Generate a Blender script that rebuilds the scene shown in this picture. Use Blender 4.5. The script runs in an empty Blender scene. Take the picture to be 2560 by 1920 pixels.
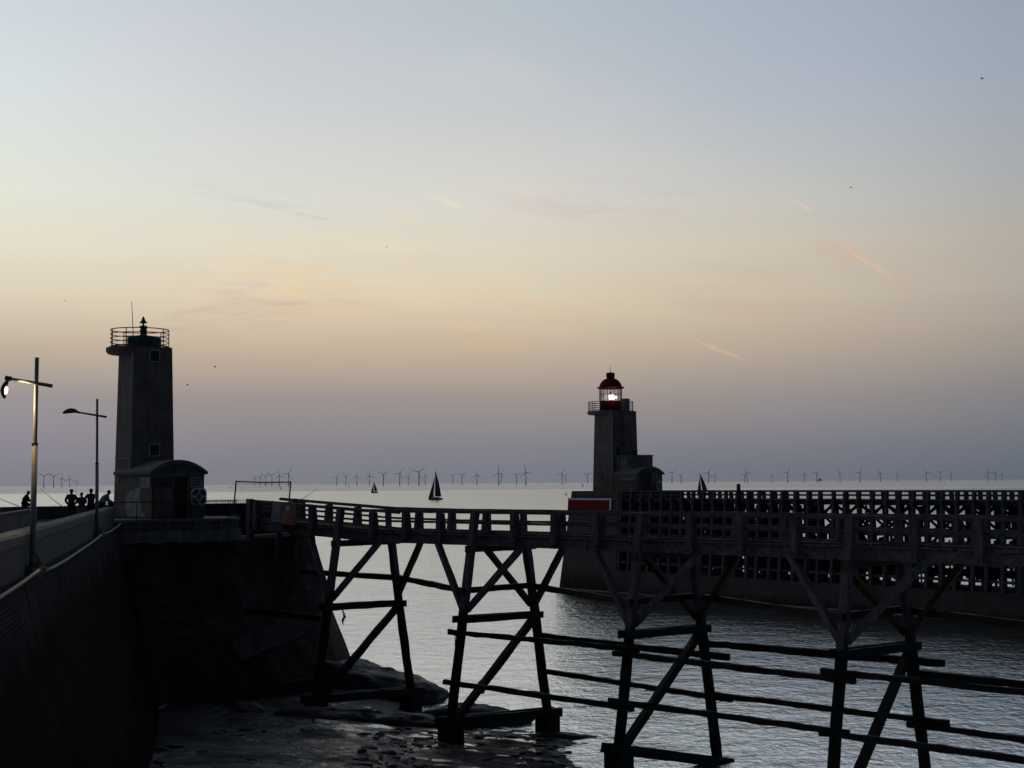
import bpy, math, random
import numpy as np
from mathutils import Vector, Matrix, noise as mnoise
R = math.radians
random.seed(11)
sc = bpy.context.scene
COL = sc.collection
Z = Vector((0, 0, 1))
WATER = -1.0

# ------------------------------------------------------------------ camera
F = 1500.0                       # focal length in pixels of a 1024 wide frame
EYE = Vector((0, 0, 12.5))
PITCH = math.atan(98.8 / F)
ROLL = 0.0066
fw = Vector((0, math.cos(PITCH), math.sin(PITCH)))
_r = Vector((1, 0, 0))
_u = Vector((0, -math.sin(PITCH), math.cos(PITCH)))
rt = _r * math.cos(ROLL) - _u * math.sin(ROLL)
up = _u * math.cos(ROLL) + _r * math.sin(ROLL)


def ray(px, py):
    return fw + rt * ((px - 512) / F) + up * ((384 - py) / F)


def at(px, py, Y):               # the place a distance Y ahead that is seen at a pixel
    d = ray(px, py)
    return EYE + d * (Y / d.y)


def at_z(px, py, z):
    d = ray(px, py)
    return EYE + d * ((z - EYE.z) / d.z)


cam = bpy.data.cameras.new("camera")
cam.sensor_width = 36
cam.lens = F / 1024 * 36
cam.clip_start = 0.1
cam.clip_end = 150000
camo = bpy.data.objects.new("camera", cam)
COL.objects.link(camo)
camo.matrix_world = Matrix.Translation(EYE) @ Matrix((rt, up, -fw)).transposed().to_4x4()
sc.camera = camo

# ------------------------------------------------------------------ materials
def srgb(r, g, b):
    return tuple(((c / 255) / 12.92 if c / 255 <= 0.04045 else ((c / 255 + 0.055) / 1.055) ** 2.4) for c in (r, g, b))


def node(nt, kind, ins=None, **kw):
    n = nt.nodes.new(kind)
    for k, v in kw.items():
        setattr(n, k, v)
    for k, v in (ins or {}).items():
        if isinstance(v, bpy.types.NodeSocket):
            nt.links.new(v, n.inputs[k])
        else:
            n.inputs[k].default_value = v
    return n


def math_(nt, op, a, b=0.0, c=None, clamp=False):
    n = node(nt, 'ShaderNodeMath', {0: a, 1: b}, operation=op, use_clamp=clamp)
    if c is not None:
        if isinstance(c, bpy.types.NodeSocket):
            nt.links.new(c, n.inputs[2])
        else:
            n.inputs[2].default_value = c
    return n.outputs[0]


def maprange(nt, v, a, b, c=0.0, d=1.0, smooth=False):
    n = node(nt, 'ShaderNodeMapRange', {0: v, 1: a, 2: b, 3: c, 4: d})
    n.interpolation_type = 'SMOOTHSTEP' if smooth else 'LINEAR'
    return n.outputs[0]


def mixc(nt, f, a, b, blend='MIX'):
    n = nt.nodes.new('ShaderNodeMix')
    n.data_type = 'RGBA'
    n.blend_type = blend
    for i, v in ((0, f), (6, a), (7, b)):
        if isinstance(v, bpy.types.NodeSocket):
            nt.links.new(v, n.inputs[i])
        elif i == 0:
            n.inputs[i].default_value = v
        else:
            n.inputs[i].default_value = (*v[:3], 1)
    return n.outputs[2]


def noise_(nt, vec, scale, detail=4, rough=0.55, dist=0.0):
    n = node(nt, 'ShaderNodeTexNoise', {'Vector': vec, 'Scale': scale, 'Detail': detail, 'Roughness': rough, 'Distortion': dist})
    return n.outputs['Fac']


def newmat(name):
    m = bpy.data.materials.new(name)
    m.use_nodes = True
    nt = m.node_tree
    return m, nt, nt.nodes['Principled BSDF']


def mapped(nt, stretch=(1, 1, 1)):
    g = node(nt, 'ShaderNodeNewGeometry')
    mp = node(nt, 'ShaderNodeMapping', {'Vector': g.outputs['Position'], 'Scale': stretch})
    return g, mp.outputs[0]


def mat(name, col, rough=0.8, var=0.3, scale=2.0, bump=0.0, bscale=25.0, stretch=(1, 1, 1), tide=None, metal=0.0,
        streak=0.0, spec=0.3, col2=None):
    m, nt, bs = newmat(name)
    g, v = mapped(nt, stretch)
    n1 = noise_(nt, v, scale, 6, 0.62)
    f = maprange(nt, n1, 0.33, 0.67)
    lo = tuple(c * (1 - var) for c in col)
    hi = tuple(min(1, c * (1 + var)) for c in col) if col2 is None else col2
    c = mixc(nt, f, lo, hi)
    sp = node(nt, 'ShaderNodeSeparateXYZ', {0: g.outputs['Position']})
    if streak:
        mp = node(nt, 'ShaderNodeMapping', {'Vector': g.outputs['Position'], 'Scale': (3, 3, 0.22)})
        s = maprange(nt, noise_(nt, mp.outputs[0], 1.6, 5, 0.65), 0.5, 0.72)
        c = mixc(nt, math_(nt, 'MULTIPLY', s, streak), c, tuple(x * 0.25 for x in col))
    if tide:
        z0, tc, soft = tide
        wob = math_(nt, 'MULTIPLY_ADD', noise_(nt, g.outputs['Position'], 0.9, 5), 2.6, -1.3)
        zz = math_(nt, 'ADD', sp.outputs[2], wob)
        c = mixc(nt, maprange(nt, zz, z0 - soft, z0 + soft, 1, 0), c, tc)
    nt.links.new(c, bs.inputs['Base Color'])
    rn = maprange(nt, n1, 0.3, 0.7, max(0.05, rough - 0.12), min(1, rough + 0.1))
    nt.links.new(rn, bs.inputs['Roughness'])
    bs.inputs['Metallic'].default_value = metal
    bs.inputs['Specular IOR Level'].default_value = spec
    if bump:
        b = node(nt, 'ShaderNodeBump', {'Strength': 1.0, 'Distance': bump, 'Height': noise_(nt, v, bscale, 6, 0.6)})
        nt.links.new(b.outputs[0], bs.inputs['Normal'])
    return m


def emit(name, col, strength):
    m, nt, bs = newmat(name)
    bs.inputs['Base Color'].default_value = (*col, 1)
    bs.inputs['Emission Color'].default_value = (*col, 1)
    bs.inputs['Emission Strength'].default_value = strength
    return m


ALGAE = (0.006, 0.0075, 0.007)
M = {}
M['timber'] = mat('weathered_timber', (0.125, 0.122, 0.135), 0.85, 0.5, 5, 0.012, 30, (1, 1, 0.25), (6.0, ALGAE, 0.35), streak=0.5)
M['deck_timber'] = mat('deck_timber', (0.13, 0.13, 0.145), 0.8, 0.5, 4, 0.01, 30)
M['rail_timber'] = mat('rail_timber', (0.085, 0.09, 0.10), 0.85, 0.5, 3, 0.008, 30)
M['cap_timber'] = mat('stained_timber', (0.08, 0.064, 0.042), 0.85, 0.5, 3, 0.01, 30, tide=(6.0, ALGAE, 0.35))
M['wet_timber'] = mat('algae_timber', (0.007, 0.0085, 0.0085), 0.7, 0.6, 4, 0.03, 14)
M['old_timber'] = mat('jetty_timber', (0.05, 0.056, 0.068), 0.9, 0.5, 4, 0.01, 20, (1, 1, 0.3))
M['concrete'] = mat('weathered_concrete', (0.16, 0.16, 0.165), 0.9, 0.3, 0.9, 0.012, 14, streak=0.7)
M['wall_face'] = mat('stained_concrete', (0.085, 0.095, 0.1), 0.9, 0.35, 1.1, 0.015, 10, streak=0.95)
M['tower'] = mat('tower_concrete', (0.15, 0.135, 0.12), 0.9, 0.3, 0.8, 0.01, 10, streak=0.6)
M['tower_trim'] = mat('tower_edge', (0.24, 0.24, 0.25), 0.9, 0.2, 1.5)
M['frame'] = mat('window_frame_paint', (0.42, 0.43, 0.46), 0.8, 0.2, 3)
M['roof'] = mat('roof_concrete', (0.13, 0.135, 0.132), 0.9, 0.35, 1.2, 0.01, 10)
M['pale'] = mat('pale_paint', (0.3, 0.34, 0.39), 0.8, 0.35, 2.5, streak=0.6)
M['white'] = mat('white_paint', (0.55, 0.6, 0.66), 0.6, 0.12, 3)
M['red'] = mat('red_paint', (0.16, 0.014, 0.022), 0.8, 0.3, 1.5, spec=0.05)
M['sign_red'] = mat('sign_red', (0.2, 0.03, 0.045), 0.5, 0.25, 4)
M['sign_blue'] = mat('sign_blue', (0.13, 0.2, 0.28), 0.5, 0.4, 7)
M['ring_red'] = mat('ring_red', (0.12, 0.025, 0.035), 0.6, 0.25, 4)
M['green'] = mat('green_paint', (0.012, 0.075, 0.05), 0.5, 0.25, 2)
M['dark_metal'] = mat('dark_metal', (0.03, 0.035, 0.036), 0.5, 0.3, 4)
M['rust'] = mat('rusty_railing', (0.045, 0.026, 0.024), 0.7, 0.3, 4)
M['galv'] = mat('lamp_post_paint', (0.2, 0.225, 0.25), 0.5, 0.2, 2.0, streak=0.2)
M['lamp_shell'] = mat('lamp_shell', (0.05, 0.06, 0.07), 0.5, 0.2, 4)
M['glass_dark'] = mat('window_glass', (0.012, 0.014, 0.022), 0.12, 0.3, 2, spec=0.5)
M['panel_grey'] = mat('grey_panel', (0.1, 0.115, 0.13), 0.6, 0.25, 2)
M['door_red'] = mat('maroon_door', (0.022, 0.011, 0.011), 0.6, 0.3, 3)
M['door_wood'] = mat('grey_door', (0.05, 0.052, 0.055), 0.8, 0.4, 3, stretch=(3, 3, .3))
M['conduit'] = mat('pale_conduit', (0.3, 0.3, 0.3), 0.7, 0.2, 2)
M['rock'] = mat('wet_rock', (0.013, 0.014, 0.015), 0.55, 0.6, 1.5, 0.08, 4, spec=0.4)
M['turbine'] = mat('turbine_paint', (0.6, 0.68, 0.78), 0.6, 0.05, .01)
M['sail'] = mat('dark_sail', (0.06, 0.065, 0.07), 0.8, 0.2, .2)
M['hull'] = mat('dark_hull', (0.10, 0.13, 0.16), 0.4, 0.2, .3)
M['cabin'] = mat('pale_cabin', (0.7, 0.72, 0.75), 0.4, 0.1, .3)
M['skin'] = mat('skin', (0.2, 0.12, 0.09), 0.6, 0.1, 6)
M['hair'] = mat('dark_hair', (0.02, 0.018, 0.016), 0.7, 0.2, 20)
M['grey_hair'] = mat('grey_hair', (0.16, 0.15, 0.14), 0.7, 0.2, 20)
M['black_cloth'] = mat('black_cloth', (0.012, 0.012, 0.013), 0.9, 0.2, 6)
M['red_cloth'] = mat('maroon_cloth', (0.1, 0.02, 0.025), 0.9, 0.3, 6)
M['grey_cloth'] = mat('slate_cloth', (0.09, 0.1, 0.14), 0.9, 0.3, 6)
M['navy_cloth'] = mat('navy_cloth', (0.025, 0.04, 0.07), 0.9, 0.3, 6)
M['blue_cloth'] = mat('pale_blue_cloth', (0.14, 0.28, 0.36), 0.9, 0.2, 6)
M['khaki_cloth'] = mat('olive_cloth', (0.05, 0.052, 0.03), 0.9, 0.3, 6)
M['stone_cloth'] = mat('stone_cloth', (0.2, 0.2, 0.21), 0.9, 0.2, 6)
M['shoe'] = mat('pale_shoe', (0.45, 0.45, 0.45), 0.7, 0.2, 6)
M['gull'] = mat('gull_feather', (0.10, 0.10, 0.11), 0.8, 0.3, 3)
M['white_gull'] = mat('white_feather', (0.55, 0.55, 0.55), 0.8, 0.2, 6)
M['weed'] = mat('seaweed', (0.02, 0.022, 0.02), 0.6, 0.4, 8)
M['rag'] = mat('pale_sacking', (0.10, 0.105, 0.115), 0.9, 0.3, 6)
M['bulb'] = emit('sodium_bulb', (1.0, 0.80, 0.36), 5.0)
M['beam'] = emit('beacon_bulb', (1.0, 0.98, 0.92), 8.0)
M['mark'] = mat('black_mark', (0.006, 0.006, 0.007), 0.9, 0.2, 3)


def glass_mat():
    m, nt, bs = newmat('lantern_glass')
    nt.nodes.remove(bs)
    t = node(nt, 'ShaderNodeBsdfTransparent', {'Color': (0.98, 0.985, 0.985, 1)})
    g = node(nt, 'ShaderNodeBsdfGlossy', {'Roughness': 0.06})
    l = node(nt, 'ShaderNodeLayerWeight', {'Blend': 0.35})
    x = node(nt, 'ShaderNodeMixShader', {0: math_(nt, 'MULTIPLY', l.outputs['Fresnel'], 0.25), 1: t.outputs[0], 2: g.outputs[0]})
    nt.links.new(x.outputs[0], nt.nodes['Material Output'].inputs[0])
    return m


M['glass'] = glass_mat()


def masonry(name, udir, tide_z):
    m, nt, bs = newmat(name)
    g = node(nt, 'ShaderNodeNewGeometry')
    P = g.outputs['Position']
    u = node(nt, 'ShaderNodeVectorMath', {0: P, 1: udir}, operation='DOT_PRODUCT').outputs['Value']
    sp = node(nt, 'ShaderNodeSeparateXYZ', {0: P})
    wob = math_(nt, 'MULTIPLY_ADD', noise_(nt, P, 0.7, 3), 0.25, -0.12)
    cv = node(nt, 'ShaderNodeCombineXYZ', {0: u, 1: math_(nt, 'ADD', sp.outputs[2], wob)})
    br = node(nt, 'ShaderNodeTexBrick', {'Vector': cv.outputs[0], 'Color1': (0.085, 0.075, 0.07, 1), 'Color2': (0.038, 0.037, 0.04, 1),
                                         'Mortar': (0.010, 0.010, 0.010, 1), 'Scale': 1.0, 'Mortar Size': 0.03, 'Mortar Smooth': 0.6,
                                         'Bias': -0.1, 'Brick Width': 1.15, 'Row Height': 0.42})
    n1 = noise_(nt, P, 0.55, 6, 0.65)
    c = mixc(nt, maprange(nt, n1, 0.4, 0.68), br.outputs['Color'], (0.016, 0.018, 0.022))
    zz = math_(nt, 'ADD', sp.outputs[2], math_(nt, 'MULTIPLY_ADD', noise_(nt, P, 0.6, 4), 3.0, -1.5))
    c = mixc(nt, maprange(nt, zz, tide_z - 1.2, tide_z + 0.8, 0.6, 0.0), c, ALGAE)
    n3 = maprange(nt, noise_(nt, P, 2.2, 6, 0.7), 0.62, 0.74)
    c = mixc(nt, math_(nt, 'MULTIPLY', n3, 0.5), c, (0.12, 0.125, 0.14))
    nt.links.new(c, bs.inputs['Base Color'])
    bs.inputs['Roughness'].default_value = 0.85
    bs.inputs['Specular IOR Level'].default_value = 0.25
    h = math_(nt, 'ADD', math_(nt, 'MULTIPLY', br.outputs['Fac'], -0.6), math_(nt, 'MULTIPLY', noise_(nt, P, 7, 6, 0.65), 1.2))
    b = node(nt, 'ShaderNodeBump', {'Strength': 1.0, 'Distance': 0.1, 'Height': h})
    nt.links.new(b.outputs[0], bs.inputs['Normal'])
    return m


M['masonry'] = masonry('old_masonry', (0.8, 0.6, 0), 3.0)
JD = Vector((-0.2094, 0.9778, 0))          # direction the left jetty runs
JN = Vector((0.9778, 0.2094, 0))           # towards the channel


def batter_mat():
    m, nt, bs = newmat('ribbed_concrete')
    g = node(nt, 'ShaderNodeNewGeometry')
    P = g.outputs['Position']
    sp = node(nt, 'ShaderNodeSeparateXYZ', {0: P})
    al = node(nt, 'ShaderNodeVectorMath', {0: P, 1: JD}, operation='DOT_PRODUCT').outputs['Value']
    n1 = noise_(nt, P, 0.5, 6, 0.65)
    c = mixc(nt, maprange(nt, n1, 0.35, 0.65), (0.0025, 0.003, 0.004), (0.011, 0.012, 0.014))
    rib = node(nt, 'ShaderNodeTexWave', {'Vector': node(nt, 'ShaderNodeCombineXYZ', {2: sp.outputs[2], 0: math_(nt, 'MULTIPLY', al, 0.015)}).outputs[0],
                                         'Scale': 3.3, 'Distortion': 0.5, 'Detail': 2.0, 'Detail Scale': 1.0})
    rib.bands_direction = 'Z'
    patch = maprange(nt, noise_(nt, P, 0.28, 3), 0.42, 0.58)
    ribf = math_(nt, 'MULTIPLY', rib.outputs['Fac'], patch)
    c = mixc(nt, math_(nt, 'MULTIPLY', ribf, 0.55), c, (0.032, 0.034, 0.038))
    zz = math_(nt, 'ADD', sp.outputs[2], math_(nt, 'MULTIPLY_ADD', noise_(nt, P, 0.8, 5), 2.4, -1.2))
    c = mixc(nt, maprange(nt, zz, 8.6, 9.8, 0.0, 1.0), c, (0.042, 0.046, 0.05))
    # construction joints
    wav = math_(nt, 'ADD', al, math_(nt, 'MULTIPLY', noise_(nt, P, 0.8, 3), 0.6))
    fr = math_(nt, 'ABSOLUTE', math_(nt, 'SUBTRACT', math_(nt, 'FRACT', math_(nt, 'DIVIDE', wav, 8.2)), 0.5))
    joint = maprange(nt, fr, 0.006, 0.014, 1, 0)
    c = mixc(nt, joint, c, (0.003, 0.003, 0.003))
    edge = math_(nt, 'MULTIPLY', maprange(nt, fr, 0.014, 0.03, 1, 0), maprange(nt, fr, 0.010, 0.014))
    c = mixc(nt, math_(nt, 'MULTIPLY', edge, 0.6), c, (0.03, 0.031, 0.034))
    nt.links.new(c, bs.inputs['Base Color'])
    bs.inputs['Roughness'].default_value = 1.0
    bs.inputs['Specular IOR Level'].default_value = 0.02
    b = node(nt, 'ShaderNodeBump', {'Strength': 1.0, 'Distance': 0.025,
                                    'Height': math_(nt, 'ADD', ribf, math_(nt, 'MULTIPLY', noise_(nt, P, 6, 6, 0.65), 1.1))})
    nt.links.new(b.outputs[0], bs.inputs['Normal'])
    return m


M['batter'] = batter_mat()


def water_mat():
    m, nt, bs = newmat('sea_water')
    nt.nodes.remove(bs)
    g = node(nt, 'ShaderNodeNewGeometry')
    P = g.outputs['Position']
    dist = node(nt, 'ShaderNodeVectorMath', {0: P}, operation='LENGTH').outputs['Value']
    mp1 = node(nt, 'ShaderNodeMapping', {'Vector': P, 'Scale': (0.95, 1.0, 1), 'Rotation': (0, 0, R(14))}).outputs[0]
    mp2 = node(nt, 'ShaderNodeMapping', {'Vector': P, 'Scale': (1.7, 1.0, 1), 'Rotation': (0, 0, R(-12))}).outputs[0]
    w1 = noise_(nt, mp1, 0.42, 3, 0.55, 0.4)
    w2 = noise_(nt, mp2, 1.25, 4, 0.6, 0.6)
    w3 = noise_(nt, mp1, 4.0, 3, 0.6)
    calm = maprange(nt, noise_(nt, node(nt, 'ShaderNodeMapping', {'Vector': P, 'Scale': (0.02, 0.05, 1)}).outputs[0], 1.0, 3), 0.3, 0.7, 0.75, 1.15)
    h = math_(nt, 'ADD', math_(nt, 'MULTIPLY', w1, 0.26), math_(nt, 'ADD', math_(nt, 'MULTIPLY', w2, 0.14), math_(nt, 'MULTIPLY', w3, 0.03)))
    h = math_(nt, 'MULTIPLY', h, calm)
    fade = maprange(nt, dist, 120, 900, 1.0, 0.25)
    b = node(nt, 'ShaderNodeBump', {'Strength': fade, 'Distance': 1.0, 'Height': h})
    # the wind roughens the open sea, far out it lies smoother again
    r1 = maprange(nt, dist, 60, 700, 0.08, 0.22)
    r2 = maprange(nt, dist, 2300, 3000, 0.0, -0.13)
    big = noise_(nt, node(nt, 'ShaderNodeMapping', {'Vector': P, 'Scale': (0.0016, 0.009, 1)}).outputs[0], 1.0, 4)
    rr = math_(nt, 'MULTIPLY_ADD', big, 0.06, math_(nt, 'ADD', math_(nt, 'ADD', r1, r2), -0.03))
    gl = node(nt, 'ShaderNodeBsdfGlossy', {'Color': (0.965, 1.0, 1.0, 1), 'Roughness': rr, 'Normal': b.outputs[0]})
    df = node(nt, 'ShaderNodeBsdfDiffuse', {'Color': (0.004, 0.007, 0.008, 1)})
    fr = node(nt, 'ShaderNodeFresnel', {'IOR': 4.2, 'Normal': b.outputs[0]})
    # reflected sky painted by position: dimmer mid-water, brighter far strip, darker rightwards
    painted_refl = math_(nt, 'MULTIPLY', maprange(nt, dist, 150, 700, 1.0, 0.72), maprange(nt, dist, 2300, 2900, 1.0, 1.38))
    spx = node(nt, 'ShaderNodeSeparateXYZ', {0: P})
    side_refl = maprange(nt, math_(nt, 'DIVIDE', spx.outputs[0], math_(nt, 'MAXIMUM', spx.outputs[1], 1.0)), -0.33, 0.33, 1.2, 0.72)
    painted_refl = math_(nt, 'MULTIPLY', painted_refl, math_(nt, 'ADD', 1.0, math_(nt, 'MULTIPLY', math_(nt, 'SUBTRACT', side_refl, 1.0), math_(nt, 'MULTIPLY', maprange(nt, dist, 200, 600), maprange(nt, dist, 2300, 2900, 1, 0)))))
    x = node(nt, 'ShaderNodeMixShader', {0: math_(nt, 'MULTIPLY', fr.outputs[0], painted_refl), 1: df.outputs[0], 2: gl.outputs[0]})
    nt.links.new(x.outputs[0], nt.nodes['Material Output'].inputs[0])
    return m


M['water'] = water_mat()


def shore_mat():
    m, nt, bs = newmat('wet_foreshore')
    g = node(nt, 'ShaderNodeNewGeometry')
    P = g.outputs['Position']
    n1 = noise_(nt, P, 0.6, 6, 0.65)
    c = mixc(nt, maprange(nt, n1, 0.35, 0.65), (0.003, 0.0035, 0.004), (0.014, 0.015, 0.017))
    mst = node(nt, 'ShaderNodeMapping', {'Vector': P, 'Scale': (0.6, 2.2, 1), 'Rotation': (0, 0, R(6))}).outputs[0]
    c = mixc(nt, maprange(nt, noise_(nt, mst, 2.2, 7, 0.72), 0.52, 0.68), c, (0.06, 0.064, 0.07))
    n2 = noise_(nt, P, 7, 5, 0.7)
    c = mixc(nt, maprange(nt, n2, 0.6, 0.75, 0, 0.5), c, (0.07, 0.07, 0.075))
    nt.links.new(c, bs.inputs['Base Color'])
    mp = node(nt, 'ShaderNodeMapping', {'Vector': P, 'Scale': (0.3, 0.75, 1), 'Rotation': (0, 0, R(10))}).outputs[0]
    wet = maprange(nt, noise_(nt, mp, 0.8, 4, 0.6), 0.46, 0.6)
    nt.links.new(maprange(nt, wet, 0, 1, 0.85, 0.5), bs.inputs['Roughness'])
    bs.inputs['Specular IOR Level'].default_value = 0.5
    mp3 = node(nt, 'ShaderNodeMapping', {'Vector': P, 'Scale': (0.7, 1.5, 1), 'Rotation': (0, 0, R(-8))}).outputs[0]
    h = math_(nt, 'ADD', math_(nt, 'MULTIPLY', noise_(nt, mp3, 3.4, 6, 0.7), 0.16), math_(nt, 'MULTIPLY', noise_(nt, P, 11, 4), 0.05))
    sp = node(nt, 'ShaderNodeSeparateXYZ', {0: P})
    mpp = node(nt, 'ShaderNodeMapping', {'Vector': P, 'Scale': (0.35, 0.9, 0)}).outputs[0]
    pool = math_(nt, 'MULTIPLY', maprange(nt, noise_(nt, mpp, 0.9, 5, 0.6, 0.5), 0.56, 0.60), maprange(nt, sp.outputs[2], 0.1, -0.45))
    b = node(nt, 'ShaderNodeBump', {'Strength': math_(nt, 'SUBTRACT', 1.0, math_(nt, 'MULTIPLY', pool, 0.9)), 'Distance': 1.6, 'Height': h})
    nt.links.new(b.outputs[0], bs.inputs['Normal'])
    pb = node(nt, 'ShaderNodeBump', {'Strength': 1.0, 'Distance': 1.0, 'Height': math_(nt, 'MULTIPLY', noise_(nt, mp3, 3.0, 3), 0.03), })
    nrm = node(nt, 'ShaderNodeCombineXYZ', {2: 1.0})
    nt.links.new(nrm.outputs[0], pb.inputs['Normal'])
    gl = node(nt, 'ShaderNodeBsdfGlossy', {'Color': (0.8, 0.8, 0.8, 1), 'Roughness': 0.08, 'Normal': pb.outputs[0]})
    x = node(nt, 'ShaderNodeMixShader', {0: math_(nt, 'MULTIPLY', pool, 0.75), 1: bs.outputs[0], 2: gl.outputs[0]})
    film = math_(nt, 'MULTIPLY', maprange(nt, sp.outputs[0], -3.5, -7.5), maprange(nt, noise_(nt, P, 0.22, 3), 0.36, 0.5))
    mr = node(nt, 'ShaderNodeMapping', {'Vector': P, 'Scale': (0.75, 1.1, 0), 'Rotation': (0, 0, R(8))}).outputs[0]
    rip = math_(nt, 'ADD', math_(nt, 'MULTIPLY', noise_(nt, mr, 1.9, 4, 0.65, 0.6), 0.42), math_(nt, 'MULTIPLY', noise_(nt, mr, 5.5, 3), 0.07))
    fb = node(nt, 'ShaderNodeBump', {'Strength': 1.0, 'Distance': 1.0, 'Height': rip})
    fg = node(nt, 'ShaderNodeBsdfGlossy', {'Color': (0.9, 0.95, 1.0, 1), 'Roughness': 0.14, 'Normal': fb.outputs[0]})
    ff = node(nt, 'ShaderNodeFresnel', {'IOR': 1.5, 'Normal': fb.outputs[0]})
    x2 = node(nt, 'ShaderNodeMixShader', {0: math_(nt, 'MULTIPLY', film, ff.outputs[0]), 1: x.outputs[0], 2: fg.outputs[0]})
    nt.links.new(x2.outputs[0], nt.nodes['Material Output'].inputs[0])
    return m


M['shore'] = shore_mat()

# ------------------------------------------------------------------ mesh helpers
WM = {}


class MB:
    def __init__(s):
        s.v, s.f, s.sm = [], [], []

    def add(s, vs, fs, smooth=False):
        o = len(s.v)
        s.v += [Vector(v) for v in vs]
        s.f += [[i + o for i in f] for f in fs]
        s.sm += [smooth] * len(fs)
        return s

    def box(s, c, sx, sy, sz, ax=None):
        c = Vector(c)
        ax = ax or (Vector((1, 0, 0)), Vector((0, 1, 0)), Z)
        vs = [c + ax[0] * (sx / 2 * i) + ax[1] * (sy / 2 * j) + ax[2] * (sz / 2 * k) for k in (-1, 1) for j in (-1, 1) for i in (-1, 1)]
        return s.add(vs, [(0, 2, 3, 1), (4, 5, 7, 6), (0, 1, 5, 4), (2, 6, 7, 3), (0, 4, 6, 2), (1, 3, 7, 5)])

    def beam(s, p0, p1, w, h, ref=Z, n=1, jit=0.0):
        p0, p1 = Vector(p0), Vector(p1)
        d = (p1 - p0).normalized()
        a = d.cross(ref)
        if a.length < 1e-4:
            a = d.cross(Vector((1, 0, 0)))
        a.normalize()
        b = a.cross(d).normalized()
        vs, fs = [], []
        for i in range(n + 1):
            p = p0.lerp(p1, i / n)
            for q in ((-1, -1), (1, -1), (1, 1), (-1, 1)):
                vs.append(p + a * (q[0] * w / 2 + random.uniform(-jit, jit)) + b * (q[1] * h / 2 + random.uniform(-jit, jit)))
        for i in range(n):
            for k in range(4):
                fs.append((i * 4 + k, i * 4 + (k + 1) % 4, i * 4 + 4 + (k + 1) % 4, i * 4 + 4 + k))
        fs += [(3, 2, 1, 0), tuple(n * 4 + k for k in range(4))]
        return s.add(vs, fs)

    def tube(s, pts, r, seg=10, cap=True):
        pts = [Vector(p) for p in pts]
        rs = r if isinstance(r, (list, tuple)) else [r] * len(pts)
        vs, fs = [], []
        pa = None
        for i, p in enumerate(pts):
            d = (pts[min(i + 1, len(pts) - 1)] - pts[max(i - 1, 0)]).normalized()
            if pa is None:
                a = d.cross(Z)
                if a.length < 1e-3:
                    a = d.cross(Vector((1, 0, 0)))
            else:
                a = pa - d * pa.dot(d)
            a.normalize()
            pa = a
            b = d.cross(a)
            for k in range(seg):
                t = 2 * math.pi * k / seg
                vs.append(p + (a * math.cos(t) + b * math.sin(t)) * rs[i])
        for i in range(len(pts) - 1):
            for k in range(seg):
                fs.append((i * seg + k, i * seg + (k + 1) % seg, (i + 1) * seg + (k + 1) % seg, (i + 1) * seg + k))
        s.add(vs, fs, True)
        if cap:
            o = len(s.v) - len(vs)
            s.f += [[o + k for k in range(seg)][::-1], [o + (len(pts) - 1) * seg + k for k in range(seg)]]
            s.sm += [False, False]
        return s

    def lathe(s, c, prof, seg=24, smooth=True):
        c = Vector(c)
        vs = [c + Vector((r * math.cos(2 * math.pi * k / seg), r * math.sin(2 * math.pi * k / seg), z)) for r, z in prof for k in range(seg)]
        fs = []
        for i in range(len(prof) - 1):
            for k in range(seg):
                fs.append((i * seg + k, i * seg + (k + 1) % seg, (i + 1) * seg + (k + 1) % seg, (i + 1) * seg + k))
        return s.add(vs, fs, smooth)

    def ext(s, poly, vec):                     # a polygon pushed along vec
        vec = Vector(vec)
        a = [Vector(p) for p in poly]
        n = len(a)
        fs = [tuple(range(n))[::-1], tuple(n + k for k in range(n))]
        fs += [(k, (k + 1) % n, n + (k + 1) % n, n + k) for k in range(n)]
        return s.add(a + [p + vec for p in a], fs)

    def build(s, name, m, parent=None, local=False):
        me = bpy.data.meshes.new(name)
        vs = s.v
        if parent is not None and not local:
            inv = WM[parent].inverted()
            vs = [inv @ v for v in vs]
        me.from_pydata(vs, [], s.f)
        me.polygons.foreach_set('use_smooth', s.sm)
        me.materials.append(M[m] if isinstance(m, str) else m)
        me.validate()
        me.update()
        import bmesh
        bm = bmesh.new()
        bm.from_mesh(me)
        bmesh.ops.recalc_face_normals(bm, faces=bm.faces)
        bm.to_mesh(me)
        bm.free()
        o = bpy.data.objects.new(name, me)
        COL.objects.link(o)
        WM[o] = Matrix.Identity(4)
        if parent is not None:
            o.parent = parent
            WM[o] = WM[parent].copy()
        return o


def tag(o, label, cat, group=None, kind=None):
    if label:
        o['label'] = label
    if cat:
        o['category'] = cat
    if group:
        o['group'] = group
    if kind:
        o['kind'] = kind
    return o


def thing(name, label, cat, loc=(0, 0, 0), group=None, rz=0.0):
    o = bpy.data.objects.new(name, None)
    COL.objects.link(o)
    o.empty_display_size = 0.3
    o.location = loc
    o.rotation_euler = (0, 0, rz)
    WM[o] = Matrix.Translation(Vector(loc)) @ Matrix.Rotation(rz, 4, 'Z')
    return tag(o, label, cat, group)


def copy_tree(o, parent=None):
    c = o.copy()
    COL.objects.link(c)
    if parent is not None:
        c.parent = parent
    for ch in [x for x in COL.objects if x.parent == o]:
        copy_tree(ch, c)
    return c


def frame(o, a, b, c=Z):
    """a local frame: returns P(i, j, k) -> world"""
    o, a, b = Vector(o), Vector(a), Vector(b)
    return lambda i, j, k: o + a * i + b * j + Vector((0, 0, k))


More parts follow.
